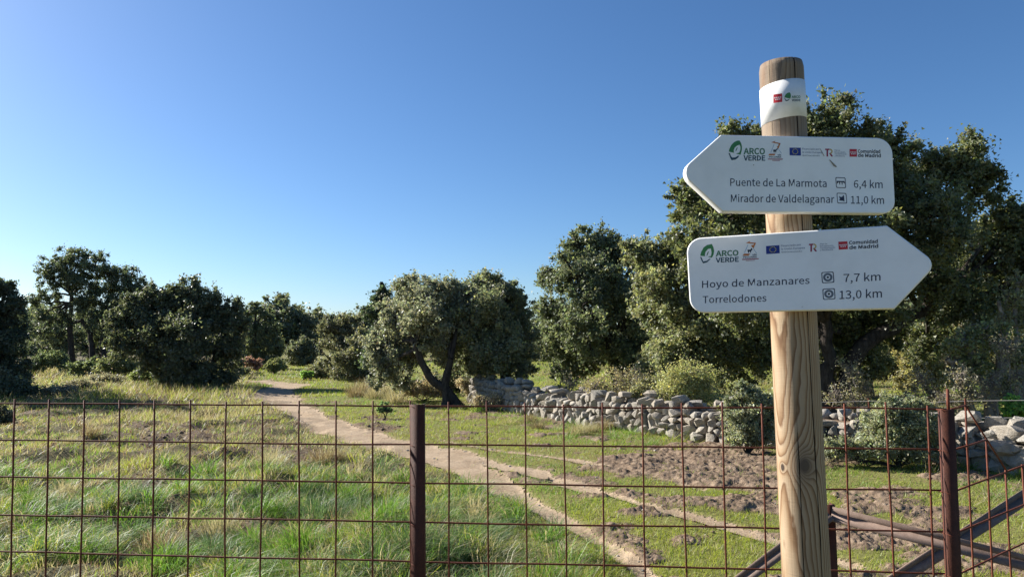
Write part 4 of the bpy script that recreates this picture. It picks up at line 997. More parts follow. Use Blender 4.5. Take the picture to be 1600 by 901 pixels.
WL = thing('dry_stone_wall', 'low dry stone wall of pale granite blocks beyond the churned mud', 'wall', [w0[0], w0[1], 0])
seglen = np.linalg.norm(np.diff(WALL, axis=0), axis=1); cum = np.concatenate([[0], np.cumsum(seglen)])
def wall_at(s):
    k = min(max(np.searchsorted(cum, s) - 1, 0), len(seglen) - 1); t = (s - cum[k]) / seglen[k]
    p = WALL[k] * (1 - t) + WALL[k + 1] * t; d = (WALL[k + 1] - WALL[k]) / seglen[k]
    return p, d
def wall_h(s):
    base = 0.56 + 0.10 * (vn(s, 0, 0.9, 3) - .5) + 0.12 * (vn(s, 0, 0.3, 4) - .5)
    if s > cum[5]: base *= 1.0 + 0.35 * (vn(s, 0, .7, 8) - .5)
    if s < cum[1] + 1: base += 0.05
    return float(base)
specs = []
tot = cum[-1]
for lay in range(2):
    off = -0.17 if lay == 0 else 0.17                 # front row nearer the camera, back row behind
    z = 0.0; zrow = 0
    while z < 0.86:
        s = random.uniform(0, .1); hrow = random.uniform(.085, .155)
        while s < tot:
            w = random.uniform(.10, .25) * (1.3 if s > cum[6] else 1)
            hs = hrow * random.uniform(.8, 1.35)
            if random.random() < .1: hs *= 1.4; w *= 1.2
            if z + hs * .55 < wall_h(s + w / 2):
                p, d = wall_at(min(s + w / 2, tot)); nrm = np.array([-d[1], d[0]])
                if nrm @ np.array([0, 1.0]) < 0: nrm = -nrm
                gz = float(height(np.array([p[0]]), np.array([p[1]]))[0])
                lean = (z - .3) * 0.10
                q = p + nrm * (off + (lean if lay == 0 else -lean) + random.uniform(-.018, .018))
                specs.append((q[0], q[1], gz + z + hs * .5 - .03, w * 1.2, random.uniform(.26, .36), hs * 1.24, math.atan2(d[1], d[0]), lay))
            s += w
        z += hrow * .93; zrow += 1
# cap stones
s = 0
while s < tot:
    w = random.uniform(.16, .42); p, d = wall_at(min(s + w / 2, tot)); gz = float(height(np.array([p[0]]), np.array([p[1]]))[0])
    if random.random() < .8:
        hs = random.uniform(.09, .2)
        specs.append((p[0] + random.uniform(-.1, .1), p[1] + random.uniform(-.1, .1), gz + wall_h(s + w / 2) + hs * .2, w, random.uniform(.2, .4), hs, math.atan2(d[1], d[0]) + random.uniform(-.4, .4), 0))
    s += w * random.uniform(1, 1.3)
# big blocks near the right edge and a few fallen ones
for px, py, z, w, h in ((1592, 672, 8.6, .26, .30), (1556, 680, 8.7, .24, .16), (1570, 700, 8.5, .34, .22), (1590, 720, 8.4, .3, .2), (1535, 695, 8.8, .22, .2), (1330, 672, 9.8, .2, .18), (1362, 684, 9.6, .24, .18)):
    q = unproj(px, py, z); specs.append((q[0], q[1], q[2], w, w * .9, h, random.uniform(-.6, .6), 0))
def vis(sp):
    return (sp[3] * sp[5]) / (sp[0] ** 2 + sp[1] ** 2) * (1 if sp[7] == 0 else 0.02)
specs.sort(key=vis, reverse=True)
stuffV, stuffF, nn0 = [], [], 0
for idx, sp in enumerate(specs):
    me = STONES[random.randrange(len(STONES))]
    rot = Matrix.Rotation(sp[6], 4, 'Z') @ Matrix.Rotation(random.uniform(-.10, .10), 4, 'Y') @ Matrix.Rotation(random.choice((0, math.pi)) + random.uniform(-.15, .15), 4, 'X')
    M = Matrix.Translation(Vector(sp[:3]) - Vector(WL.location)) @ rot @ Matrix.Diagonal((sp[3], sp[4], sp[5], 1))
    if idx < 300:
        o = bpy.data.objects.new('stone', me); COL.objects.link(o); o.parent = WL; o.matrix_local = M
    else:
        Vx = np.array([(M @ v.co)[:] for v in me.vertices]); Fx = np.array([p.vertices[:] for p in me.polygons])
        stuffV.append(Vx); stuffF.append(Fx + nn0); nn0 += len(Vx)
o = link('back_stones', mesh_np('back_stones', np.concatenate(stuffV), np.concatenate(stuffF), None, False), M_STONE, WL, 'stuff')
# rubble core between the two faces
cv, cf = [], []
m = 120
for a in range(m):
    s = tot * a / (m - 1); p, d = wall_at(s); nrm = np.array([-d[1], d[0]])
    hh = wall_h(s) - .1
    for u, z in ((-.16, -.05), (-.12, hh), (.12, hh), (.16, -.05)):
        cv.append([p[0] + nrm[0] * u, p[1] + nrm[1] * u, z])
for a in range(m - 1):
    for k in range(3): cf.append((a * 4 + k, a * 4 + k + 1, a * 4 + 5 + k, a * 4 + 4 + k))
part('rubble_fill', cv, np.array(cf), M_MUD, WL)

# ------------------------------------------------------------------ vegetation builders
def leaves(rs, C, Rr, n, size, tint, shade, flat_=0.35, aspect=0.5, tri=False, shell=0.55):
    """n leaves round the clump centres C (k,3) with radii Rr; tint = base colour, shade = spread"""
    k = len(C)
    w = Rr ** 2; w = w / w.sum()
    ci = rs.choice(k, n, p=w)
    d = rs.normal(size=(n, 3)); d /= np.linalg.norm(d, axis=1)[:, None]
    ax = rs.normal(size=(k, 3)) + np.array([0, 0, .5]); ax /= np.linalg.norm(ax, axis=1)[:, None]      # every clump is a spray along its own axis
    st = rs.uniform(.1, 1.7, k)
    r = Rr[ci] * np.minimum(np.abs(rs.normal(0, .62, n)) + .1, 1.55)
    o_ = d * r[:, None]
    o_ = o_ + ax[ci] * ((o_ * ax[ci]).sum(1) * st[ci])[:, None]
    P = C[ci] + o_ * np.array([1, 1, 0.9])
    nn = d * 0.25 + rs.normal(size=(n, 3)) + np.array([0, 0, flat_]); nn /= np.linalg.norm(nn, axis=1)[:, None]
    t = rs.normal(size=(n, 3)); t -= nn * (t * nn).sum(1)[:, None]; t /= np.linalg.norm(t, axis=1)[:, None]
    b = np.cross(nn, t)
    s = size * (0.70 if tri else 1.0) * (0.6 + 0.8 * rs.random(n))[:, None]
    cl = rs.normal(0, 0.12, k)[ci] + rs.normal(0, 0.22, n)
    col = np.array(tint)[None, :] * 2.25 * (1 + shade * cl)[:, None] * (1 + rs.normal(0, 0.06, (n, 3)))
    young = rs.random(n) < 0.08
    col[young] = col[young] * np.array([1.7, 1.55, 1.1])
    col = np.clip(col, 0.004, 0.6)
    if tri:
        V = np.stack([P - t * s * .5 - b * s * aspect * .75, P + t * s * .6, P - t * s * .35 + b * s * aspect * .85], 1)
        Fq = np.arange(3 * n).reshape(n, 3); cc = np.repeat(col, 3, 0)
    else:
        V = np.stack([P - t * s * .5, P - b * s * aspect * .5 + nn * s * .06, P + t * s * .5, P + b * s * aspect * .5 + nn * s * .06], 1)
        Fq = np.arange(4 * n).reshape(n, 4); cc = np.repeat(col, 4, 0)
    return V.reshape(-1, 3), Fq, cc

def limb(rs, a, b, ra, rb, seg=6, wob=0.08):
    a = np.array(a, float); b = np.array(b, float); L_ = np.linalg.norm(b - a)
    t = np.linspace(0, 1, seg)[:, None]
    P = a * (1 - t) + b * t + np.array([0, 0, 1.0]) * (t * (1 - t)) * L_ * 0.15
    w = rs.normal(0, wob * L_ / 2, (seg, 3)); w[0] = 0; w[-1] = 0
    P = P + w * np.sin(t * math.pi)
    return P, np.linspace(ra, rb, seg)

GREY = (0.085, 0.092, 0.052); DARK = (0.045, 0.058, 0.028); OLIVE = (0.10, 0.10, 0.042); LIT = (0.115, 0.12, 0.055)
def tree(name, label, cat, depth, base, blobs, n, leaf, tint, shade=1.0, trunk=None, tr=0.16, cl=14, clr=0.3, tri=True, seed=0, group=None, bark=None,
         squash=1.0, twig=True, aspect=.55, trunks=None, dspread=0.8, tz=0.0, shell=.2):
    """blobs: (px, py, r px[, depth offset m]) - the main masses of the crown; trunk: list of (px,py) up from the ground"""
    rs = np.random.default_rng(seed + 1000)
    g = unproj(base[0], base[1], depth)
    gz = float(height(np.array([g[0]]), np.array([g[1]]))[0])
    root = thing(name, label, cat, [g[0], g[1], gz], group)
    B, Rb = [], []
    for bl in blobs:
        dz = bl[3] if len(bl) > 3 else 0.0
        r = bl[2] / F * depth
        B.append(unproj(bl[0], bl[1], depth + dz)); Rb.append(r)
    B = np.array(B); Rb = np.array(Rb)
    CC, CR = [], []
    for c, r in zip(B, Rb):
        for _ in range(int(cl * 2.6)):
            d = rs.normal(size=3); d /= np.linalg.norm(d)
            q = c + d * r * rs.uniform(.3, 1.08) * np.array([1, 1 * dspread + .2, squash])
            if q[2] < gz + 0.15: q[2] = gz + 0.15 + rs.random() * .2
            CC.append(q); CR.append(r * clr * .74 * rs.uniform(.5, 1.4))
    CC = np.array(CC); CR = np.array(CR)
    # trunk and limbs
    tl = []
    fork = []
    tk = trunks or ([trunk] if trunk else [])
    for tp in tk:
        pts = [unproj(a, b_, depth + tz) for a, b_ in tp]
        pts[0][2] = gz - 0.05 if len(tp) > 1 else pts[0][2]
        P = np.array(pts)
        tt = np.linspace(0, len(P) - 1, 3 * len(P)); Pi = np.stack([np.interp(tt, np.arange(len(P)), P[:, k]) for k in range(3)], 1)
        Pi[1:-1] += rs.normal(0, tr * .12, Pi[1:-1].shape)
        rad = np.linspace(tr * 1.15, tr * .62, len(Pi)); rad[0] *= 1.35
        tl.append((Pi, rad)); fork.append(P[-1])
        fork.append(P[-2] * .3 + P[-1] * .7 if len(P) > 1 else P[-1])
    if not fork:
        fork = [np.array([g[0], g[1], gz])]; 
    fork = np.array(fork)
    for c, r in zip(B, Rb):
        f_ = fork[np.argmin(np.linalg.norm(fork - c, axis=1))]
        P, rad = limb(rs, f_, c, tr * .5, tr * .16)
        tl.append((P, rad))
    if twig:
        for _ in range(min(len(CC), 260)):
            q = CC[rs.integers(len(CC))]; c = B[np.argmin(np.linalg.norm(B - q, axis=1))]
            P, rad = limb(rs, c + (q - c) * 0.0 + rs.normal(0, .05, 3), q + (q - c) * .25, tr * .17, tr * .04, 5, .12)
            tl.append((P, rad))
    V, Fq = tubes(tl, 6)
    part('trunk', V, Fq, bark or M_BARK, root, None, True)
    V, Fq, col = leaves(rs, CC, CR, n, leaf, tint, shade, tri=tri, aspect=aspect, shell=shell)
    low = V[:, 2] < gz + 0.02
    V[low, 2] = gz + 0.02
    part('crown', V, Fq, M_LEAF, root, col)
    return root

def bush(label, depth, base, blobs, n, leaf, tint, seed, name='bush', cat='bush', **kw):
    return tree(name, label, cat, depth, base, blobs, n, leaf, tint, seed=seed, tr=kw.pop('tr', .03), cl=kw.pop('cl', 16), clr=kw.pop('clr', .32), **kw)

# ---- the trees, right to left
tree('holm_oak', 'huge dark evergreen oak towering behind the signpost and the lower arrow board', 'tree', 15.0, (1290, 650),
     [(1150, 222, 36), (1190, 230, 36), (1280, 200, 52), (1330, 232, 44), (1382, 228, 36), (1240, 240, 50), (1475, 258, 54), (1528, 290, 38), (1570, 345, 36), (1600, 400, 40), (1075, 312, 38), (1120, 330, 50, -.5),
      (1100, 390, 50, -1), (1190, 330, 62, .5), (1290, 310, 66, -1), (1390, 300, 66), (1460, 340, 62, -1.2), (1530, 390, 56, .3), (1330, 390, 66, -1.5), (1220, 410, 62, -1), (1420, 420, 66, -.5), (1500, 460, 56), (1160, 470, 56, -1), (1300, 480, 56, .8), (1380, 500, 46, .8), (1570, 470, 44, .5), (1592, 345, 36), (1620, 390, 46), (1605, 440, 44), (1240, 510, 50, 1), (1330, 530, 44, 1), (1450, 530, 40, 1.5), (1230, 560, 40, 1)],
     310000, 0.088, (0.062, 0.071, 0.032), 1.3, trunks=[[(1292, 652), (1290, 600), (1296, 560), (1290, 500)], [(1300, 590), (1340, 545), (1400, 508), (1450, 480)]], tr=0.17, cl=20, clr=.29, seed=1, dspread=.9)
tree('holm_oak', 'broad grey-green oak catching sun left of the lower arrow board, above the yellow brush', 'tree', 17.5, (1065, 636),
     [(1005, 395, 30), (1045, 400, 36), (1085, 420, 40), (1030, 440, 42, -.5), (1080, 480, 50, -1), (1025, 490, 40), (1115, 500, 50, -.5), (1050, 545, 44, -.8), (1100, 560, 44, -.5), (1145, 560, 44), (1020, 565, 30), (1180, 540, 45, .6), (1160, 500, 50, .5)],
     110000, 0.09, (0.103, 0.110, 0.060), 1.1, trunk=[(1068, 638), (1066, 590), (1072, 540)], tr=.16, cl=18, clr=.3, seed=2)
tree('holm_oak', 'dense dark oak with a dark trunk behind the middle of the stone wall', 'tree', 22.0, (968, 626),
     [(905, 385, 30), (938, 385, 32), (965, 392, 30), (995, 400, 26), (865, 428, 26), (900, 430, 44, -.8), (950, 440, 50, -.6), (1000, 450, 40), (868, 480, 36), (915, 500, 50, -1), (975, 510, 48, -.4), (865, 535, 32), (905, 562, 38), (980, 560, 40), (940, 545, 40, .8), (885, 585, 20), (1010, 540, 36)],
     105000, 0.10, (0.072, 0.085, 0.050), 1.1, trunk=[(969, 628), (968, 592), (958, 555), (945, 515)], tr=.22, cl=17, clr=.29, seed=3)
tree('holm_oak', 'round grey-green oak growing at the shaded left end of the stone wall', 'tree', 19.0, (792, 630),
     [(765, 455, 32), (740, 470, 32), (795, 462, 26), (812, 490, 26), (760, 500, 46, -.7), (808, 530, 34), (738, 525, 36, -.3), (778, 552, 44, -.8), (812, 568, 28), (742, 572, 26), (720, 560, 20, .8)],
     100000, 0.084, (0.090, 0.100, 0.063), 1.0, trunks=[[(792, 632), (790, 600), (785, 560)], [(770, 630), (762, 600), (768, 565)]], tr=.13, cl=19, clr=.28, seed=4)
tree('holm_oak', 'silvery oak with a bare dark trunk leaning left over the path verge', 'tree', 18.4, (716, 632),
     [(650, 462, 34), (690, 458, 30), (620, 492, 34), (668, 500, 46, -.6), (712, 500, 36), (605, 540, 34), (640, 540, 38, .2), (698, 535, 34, .5), (598, 582, 26), (625, 592, 22, .8), (722, 470, 24)],
     100000, 0.079, (0.114, 0.120, 0.088), 1.0, trunks=[[(718, 634), (702, 614), (678, 596), (660, 572), (648, 535)], [(698, 612), (696, 590), (705, 560)]], tr=.125, cl=18, clr=.29, seed=5, tz=-.7)
bush('dark undergrowth bush in the shade right behind the leaning trunk', 21.5, (700, 622), [(680, 600, 20), (712, 596, 22), (735, 606, 18), (700, 612, 18)], 16000, 0.075, (0.06, 0.068, 0.042), 141)
bush('dry tan brush crowding the shaded left end of the stone wall', 16.6, (765, 645), [(750, 630, 12), (772, 632, 12), (795, 640, 9)], 4500, 0.045, (0.20, 0.165, 0.12), 142, clr=.6, name='brush', cat='brush')
tree('juniper_tree', 'pointed dark juniper tip rising behind the silvery leaning oak', 'tree', 26.0, (598, 600),
     [(597, 452, 9), (590, 470, 14), (603, 468, 13), (580, 490, 16), (610, 492, 18), (595, 520, 24), (592, 550, 26)], 16000, 0.10, (0.035, 0.05, 0.028), 1.0, trunk=[(598, 602), (597, 540), (596, 440)], tr=.09, cl=12, clr=.4, seed=6, squash=1.5)
tree('juniper_tree', 'smaller dark juniper tip just right of the pointed juniper, above the oak crown', 'tree', 25.0, (638, 600),
     [(636, 440, 9), (628, 452, 10), (645, 455, 10), (636, 475, 16)], 8000, 0.10, (0.035, 0.05, 0.028), 1.0, trunk=[(638, 602), (637, 540), (636, 432)], tr=.09, cl=10, clr=.4, seed=7, squash=1.5)
tree('holm_oak', 'lumpy grey oak right of the path bend with low branches to the grass', 'tree', 31.0, (548, 602),
     [(515, 512, 17), (540, 505, 20), (566, 500, 20), (530, 535, 26), (565, 535, 28, -1), (590, 540, 26), (545, 568, 28, -1), (582, 575, 26), (520, 565, 18), (560, 590, 18), (600, 590, 16), (530, 590, 14)],
     62000, 0.105, (0.085, 0.088, 0.056), 1.0, trunk=[(548, 602), (548, 560)], tr=.2, cl=15, clr=.3, seed=8)
bush('rounded grey bush spilling onto the outer side of the path bend', 33.0, (512, 597), [(492, 580, 16), (512, 578, 20), (534, 585, 16), (480, 588, 10)], 16000, 0.10, (0.095, 0.098, 0.062), 9)
bush('small bright green shrub at the foot of the grey bush by the path bend', 31.0, (476, 597), [(476, 594, 6), (484, 596, 5)], 2500, 0.09, (0.12, 0.20, 0.05), 10)
tree('holm_oak', 'hazy rounded oak standing farthest up the valley above the path', 'tree', 66.0, (465, 572),
     [(452, 508, 14), (470, 502, 16), (488, 507, 13), (445, 525, 15), (470, 525, 22), (492, 528, 15)], 26000, 0.16, (0.085, 0.092, 0.062), .9, trunk=[(466, 572), (466, 540)], tr=.25, cl=14, clr=.32, seed=11)
tree('holm_oak', 'small round oak below the farthest oak at the head of the path', 'tree', 52.0, (470, 578),
     [(458, 545, 12), (472, 538, 14), (486, 546, 12), (470, 558, 18), (455, 562, 10), (487, 562, 10)], 17000, 0.14, (0.08, 0.088, 0.058), .9, trunk=[(470, 578), (470, 560)], tr=.15, cl=13, clr=.32, seed=12)
tree('holm_oak', 'open-crowned oak with an arching top just right of the large shadowy oak', 'tree', 46.0, (402, 582),
     [(398, 482, 12), (385, 490, 9), (412, 490, 10), (425, 498, 7), (392, 512, 15), (415, 518, 16), (432, 515, 10), (380, 535, 15), (405, 545, 22), (432, 542, 16), (385, 565, 13), (422, 565, 16), (405, 572, 12)],
     36000, 0.13, (0.07, 0.082, 0.045), 1.0, trunk=[(402, 582), (400, 550), (398, 510)], tr=.2, cl=14, clr=.32, seed=13)
bush('reddish brown shrub between the shadowy oak and the small round bush', 40.0, (395, 583), [(390, 566, 10), (402, 568, 9)], 5000, 0.10, (0.15, 0.085, 0.07), 14, name='shrub', cat='shrub')
bush('small vase-shaped green bush standing alone on the grass left of the path', 38.0, (429, 590), [(420, 572, 8), (431, 568, 9), (440, 573, 8), (429, 580, 7)], 6500, 0.09, (0.11, 0.12, 0.055), 15, tr=.05)
bush('low dark bush at the right foot of the large shadowy oak', 34.0, (372, 592), [(365, 580, 12), (380, 583, 10)], 6000, 0.10, (0.06, 0.065, 0.04), 16)
tree('holm_oak', 'large shadowy oak whose crown reaches the ground left of the path', 'tree', 27.0, (300, 606),
     [(302, 454, 22), (268, 462, 22), (335, 470, 20), (366, 482, 18), (374, 512, 20), (236, 466, 20), (206, 470, 18), (182, 492, 20), (186, 530, 22), (290, 470, 30), (325, 482, 28), (350, 505, 26), (258, 480, 28), (232, 500, 28), (300, 520, 44, -1), (345, 545, 32), (250, 535, 38, -.5), (300, 570, 40, -1), (350, 580, 26), (262, 582, 28), (205, 500, 24), (218, 540, 26), (300, 592, 26, -.8), (330, 594, 22, -.5), (370, 545, 16), (240, 560, 26)],
     110000, 0.112, (0.05, 0.058, 0.034), 1.0, trunks=[[(300, 607), (300, 560)], [(335, 607), (330, 570)], [(262, 604), (268, 570)]], tr=.16, cl=16, clr=.3, seed=17)
tree('holm_oak', 'tall open oak with two slender dark trunks showing at the far left', 'tree', 42.0, (113, 576),
     [(92, 412, 24), (122, 404, 26), (150, 418, 26), (75, 430, 20), (105, 438, 26), (142, 446, 30), (175, 436, 26), (204, 440, 22), (82, 462, 24), (168, 470, 30), (206, 468, 26), (68, 492, 20), (192, 505, 28), (96, 498, 18), (152, 500, 24), (216, 500, 22),
      (62, 520, 18), (92, 522, 16), (130, 472, 26), (165, 528, 22, 1), (218, 448, 18), (236, 470, 18), (52, 470, 12), (190, 530, 22, 1)],
     90000, 0.118, (0.055, 0.068, 0.038), 1.0, trunks=[[(115, 578), (112, 545), (108, 505), (112, 460)], [(150, 572), (143, 545), (140, 520), (128, 500)], [(165, 570), (160, 530), (165, 490)]], tr=.16, cl=14, clr=.25, seed=18)
tree('holm_oak', 'hazy wide oak filling the gap behind the slender-trunked oak', 'tree', 52.0, (140, 570),
     [(50, 512, 22), (82, 520, 26), (125, 522, 24), (165, 505, 26), (200, 495, 28), (238, 490, 24), (150, 545, 26), (100, 548, 22), (205, 535, 28), (250, 530, 24), (225, 470, 18)], 50000, 0.14, (0.06, 0.072, 0.045), 1.0, trunk=[(140, 572), (140, 545)], tr=.2, cl=14, clr=.3, seed=61)
tree('holm_oak', 'dark oak cut off by the left border of the view', 'tree', 26.0, (5, 606),
     [(5, 448, 18), (28, 478, 16), (-15, 460, 30), (22, 470, 14), (0, 500, 32), (30, 520, 18), (-20, 540, 40), (15, 560, 34), (30, 585, 20), (-30, 590, 30)],
     55000, 0.105, (0.04, 0.052, 0.033), 1.0, trunks=[[(0, 608), (0, 540)]], tr=.2, cl=15, clr=.3, seed=19)
bush('pale rounded bush in the gap left of the slender oak trunks', 40.0, (75, 582), [(62, 566, 16), (85, 560, 16), (50, 572, 12), (100, 568, 12)], 12000, 0.11, (0.08, 0.10, 0.05), 20)
bush('mid green bush directly below the slender oak trunks', 36.0, (132, 590), [(120, 576, 13), (138, 572, 14), (150, 580, 11)], 9000, 0.10, (0.085, 0.105, 0.05), 21)
bush('wide olive bush below the right side of the slender-trunked oak', 35.0, (180, 592), [(165, 572, 16), (190, 565, 18), (205, 575, 15), (178, 582, 12)], 13000, 0.10, (0.09, 0.10, 0.05), 22)
bush('bright green feathery bush in front of the large shadowy oak', 29.0, (232, 604), [(215, 592, 14), (235, 580, 18), (250, 590, 14), (225, 600, 10)], 13000, 0.085, (0.10, 0.12, 0.045), 23)
bush('dark low bush in shade at the left edge, behind the first fence wires', 22.0, (22, 622), [(0, 602, 22), (30, 606, 20), (52, 612, 10)], 12000, 0.085, (0.045, 0.055, 0.035), 24)
bush('rounded dark bush just above the top fence wire in the left corner', 15.0, (2, 668), [(-12, 652, 20), (8, 652, 14)], 6000, 0.06, (0.05, 0.055, 0.035), 25)
tree('holm_oak', 'tall dark oak just outside the left border, shading the grass edge', 'tree', 25.0, (-120, 607),
     [(-120, 345, 70), (-160, 390, 60), (-70, 400, 50), (-120, 440, 60), (-180, 480, 60), (-70, 480, 50), (-120, 520, 70), (-60, 550, 50), (-170, 560, 60), (-110, 590, 50)], 16000, 0.2, (0.045, 0.055, 0.033), 1.0, trunks=[[(-120, 617), (-120, 540)]], tr=.2, cl=15, clr=.3, seed=60)
# low grey brush in the shade
for k, (px, py, z, lab) in enumerate([(90, 622, 23, 'low grey twiggy scrub in tree shade left of the pasture'), (130, 612, 26, 'grey scrub patch below the slender oak in shade'), (165, 604, 30, 'sparse pale scrub at the sunny edge of the tree shade')]):
    bush(lab, z, (px, py), [(px - 18, py - 8, 12), (px, py - 9, 13), (px + 18, py - 6, 11)], 3500, 0.07, (0.13, 0.12, 0.09), 26 + k, name='scrub', cat='scrub', clr=.5)
# understory right of the signpost
tree('small_oak', 'thin-stemmed small oak in deep shade just right of the signpost', 'tree', 19.0, (1345, 632),
     [(1330, 545, 30), (1360, 560, 28), (1340, 590, 22)], 15000, 0.085, (0.10, 0.10, 0.045), 1.0, trunks=[[(1345, 634), (1338, 600), (1330, 560)], [(1365, 632), (1360, 600), (1366, 570)]], tr=.06, cl=12, clr=.34, seed=31)
tree('small_oak', 'sunlit yellow-green small oak in the gap below the huge oak crown', 'tree', 20.0, (1430, 628),
     [(1410, 540, 28), (1440, 555, 30), (1460, 580, 26), (1420, 590, 24)], 18000, 0.085, (0.13, 0.12, 0.055), 1.0, trunks=[[(1430, 630), (1425, 600), (1415, 560)], [(1452, 630), (1448, 600), (1455, 570)]], tr=.06, cl=12, clr=.34, seed=32)
tree('bare_tree', 'pale-barked crooked tree with bare twisting branches at the right, beyond the second fence post', 'tree', 12.0, (1543, 655),
     [(1500, 540, 24), (1530, 520, 22), (1565, 530, 24), (1590, 560, 22), (1520, 570, 24), (1575, 600, 16), (1495, 590, 18)], 6500, 0.07, (0.10, 0.11, 0.05), 1.0,
     trunks=[[(1543, 657), (1546, 635), (1540, 605), (1520, 580), (1512, 545), (1498, 520)], [(1544, 618), (1556, 590), (1572, 565), (1590, 530)], [(1541, 606), (1560, 580), (1566, 540)], [(1522, 582), (1500, 570), (1480, 560)]], tr=.075, cl=10, clr=.5, seed=33, bark=M_PALEBARK)
tree('bare_tree', 'leafless pale grey tree reaching up at the right border under blue sky', 'tree', 13.0, (1600, 655),
     [(1585, 470, 20), (1600, 500, 24), (1570, 500, 16), (1596, 440, 14), (1610, 540, 24)], 3500, 0.06, (0.13, 0.13, 0.07), 1.0,
     trunks=[[(1600, 657), (1596, 600), (1592, 540), (1585, 490), (1592, 440)], [(1594, 560), (1572, 520), (1560, 470)], [(1596, 600), (1612, 560), (1606, 500)]], tr=.05, cl=12, clr=.5, seed=34, bark=M_PALEBARK)
bush('bright leafy green shrub behind the wall at the right border', 11.0, (1588, 665), [(1585, 632, 14), (1600, 640, 16), (1575, 645, 9)], 7000, 0.05, (0.09, 0.19, 0.04), 35, name='shrub', cat='shrub')
for k_, (px_, py_, z_, lab_, tint_) in enumerate([(1312, 628, 24, 'shadowed thicket oak close behind the right side of the signpost pole', (0.06, 0.065, 0.035)), (1385, 622, 27, 'dense thicket oak between the two small sunlit oaks under the big crown', (0.07, 0.07, 0.035)),
        (1475, 624, 25, 'brownish thicket oak left of the crooked bare tree', (0.10, 0.085, 0.05)), (1530, 622, 27, 'dim thicket oak directly behind the crooked bare tree', (0.07, 0.072, 0.04)), (1590, 622, 24, 'olive thicket oak behind the leafless tree at the right border', (0.09, 0.09, 0.045)), (1640, 630, 20, 'thicket oak beyond the right border', (0.07, 0.075, 0.04))]):
    tree('thicket_oak', lab_, 'tree', z_, (px_, py_), [(px_ - 26, py_ - 70, 26), (px_ + 24, py_ - 78, 26), (px_, py_ - 50, 28), (px_ - 20, py_ - 28, 18), (px_ + 22, py_ - 30, 18), (px_, py_ - 110, 28)], 17000, 0.105, tint_, 1.0,
         trunks=[[(px_ - 6, py_ + 2), (px_ - 10, py_ - 30), (px_ - 4, py_ - 60)], [(px_ + 12, py_ + 2), (px_ + 16, py_ - 35)]], tr=.07, cl=12, clr=.34, seed=80 + k_)
# bushes before and behind the wall
bush('grey leafy bush growing against the wall just left of the signpost', 10.0, (1168, 716), [(1150, 640, 24), (1178, 630, 26), (1165, 668, 30), (1190, 675, 26), (1150, 685, 20), (1180, 700, 18), (1160, 612, 16), (1200, 650, 24)],
     34000, 0.038, (0.12, 0.13, 0.085), 36, aspect=.5, tri=False)
bush('big silvery bush swallowing the wall between the signpost and the second fence post', 8.9, (1405, 742),
     [(1385, 660, 34), (1420, 655, 36), (1455, 675, 28), (1370, 700, 34), (1410, 705, 38), (1450, 715, 30), (1345, 720, 24), (1390, 640, 24), (1430, 635, 20), (1318, 735, 22), (1300, 720, 16)],
     50000, 0.035, (0.125, 0.135, 0.085), 37, aspect=.5, tri=False)
bush('sparse yellow-green brush behind the wall left of the signpost', 12.6, (1075, 640),
     [(1050, 600, 26), (1080, 590, 28), (1105, 600, 24), (1060, 618, 22), (1090, 625, 22), (1035, 620, 16)], 14000, 0.042, (0.17, 0.17, 0.075), 38, clr=.55, name='brush', cat='brush', bark=M_PALEBARK)
bush('tangled leafless thorny brush on top of the wall below the dark oak', 14.0, (960, 630),
     [(930, 605, 20), (965, 600, 24), (995, 612, 20), (945, 622, 16), (975, 622, 18)], 3800, 0.045, (0.15, 0.13, 0.08), 39, clr=.6, cl=26, name='brush', cat='brush', tr=.035, bark=M_PALEBARK)
bush('dull brown brush behind the wall between the thorny tangle and the yellow brush', 13.2, (1012, 632),
     [(1010, 612, 20), (1030, 600, 16), (995, 622, 14)], 7000, 0.045, (0.10, 0.10, 0.055), 40, clr=.5, name='brush', cat='brush')
bush('dry pinkish brush at the foot of the leaning oak', 19.5, (660, 628), [(640, 612, 14), (665, 606, 16), (685, 616, 12), (740, 615, 14), (725, 600, 12)], 12000, 0.055, (0.20, 0.165, 0.12), 41, clr=.5, name='brush', cat='brush')
bush('small leafy weed bush on the verge right of the first fence post', 15.5, (602, 645), [(597, 640, 7), (606, 641, 6)], 2500, 0.05, (0.08, 0.13, 0.05), 42)
for k_, (px_, py_, z_, lab_) in enumerate([(1500, 652, 11.2, 'pale leafless twig scrub just left of the crooked tree, behind the wall'), (1572, 650, 11.4, 'tall pale twig scrub between the crooked tree and the right border'), (1440, 650, 12.0, 'grey leafless scrub above the big silvery bush'), (1330, 650, 12.5, 'grey twigs in shade behind the wall beside the signpost'), (1000, 640, 14.6, 'bare twigs rising behind the wall under the dark oak'), (890, 636, 15.5, 'bare arching twigs leaning over the shaded wall')]):
    h_ = (36, 62, 34, 40, 26, 18)[k_]
    bush(lab_, z_, (px_, py_), [(px_ - 22, py_ - h_ * .8, 20), (px_ + 20, py_ - h_, 22), (px_, py_ - h_ * 1.7, 24), (px_ + 4, py_ - h_ * .5, 18)], 1500, 0.045, (0.12, 0.11, 0.07), 110 + k_, name='scrub', cat='scrub', clr=.6, cl=26, tr=.03, bark=M_PALEBARK)
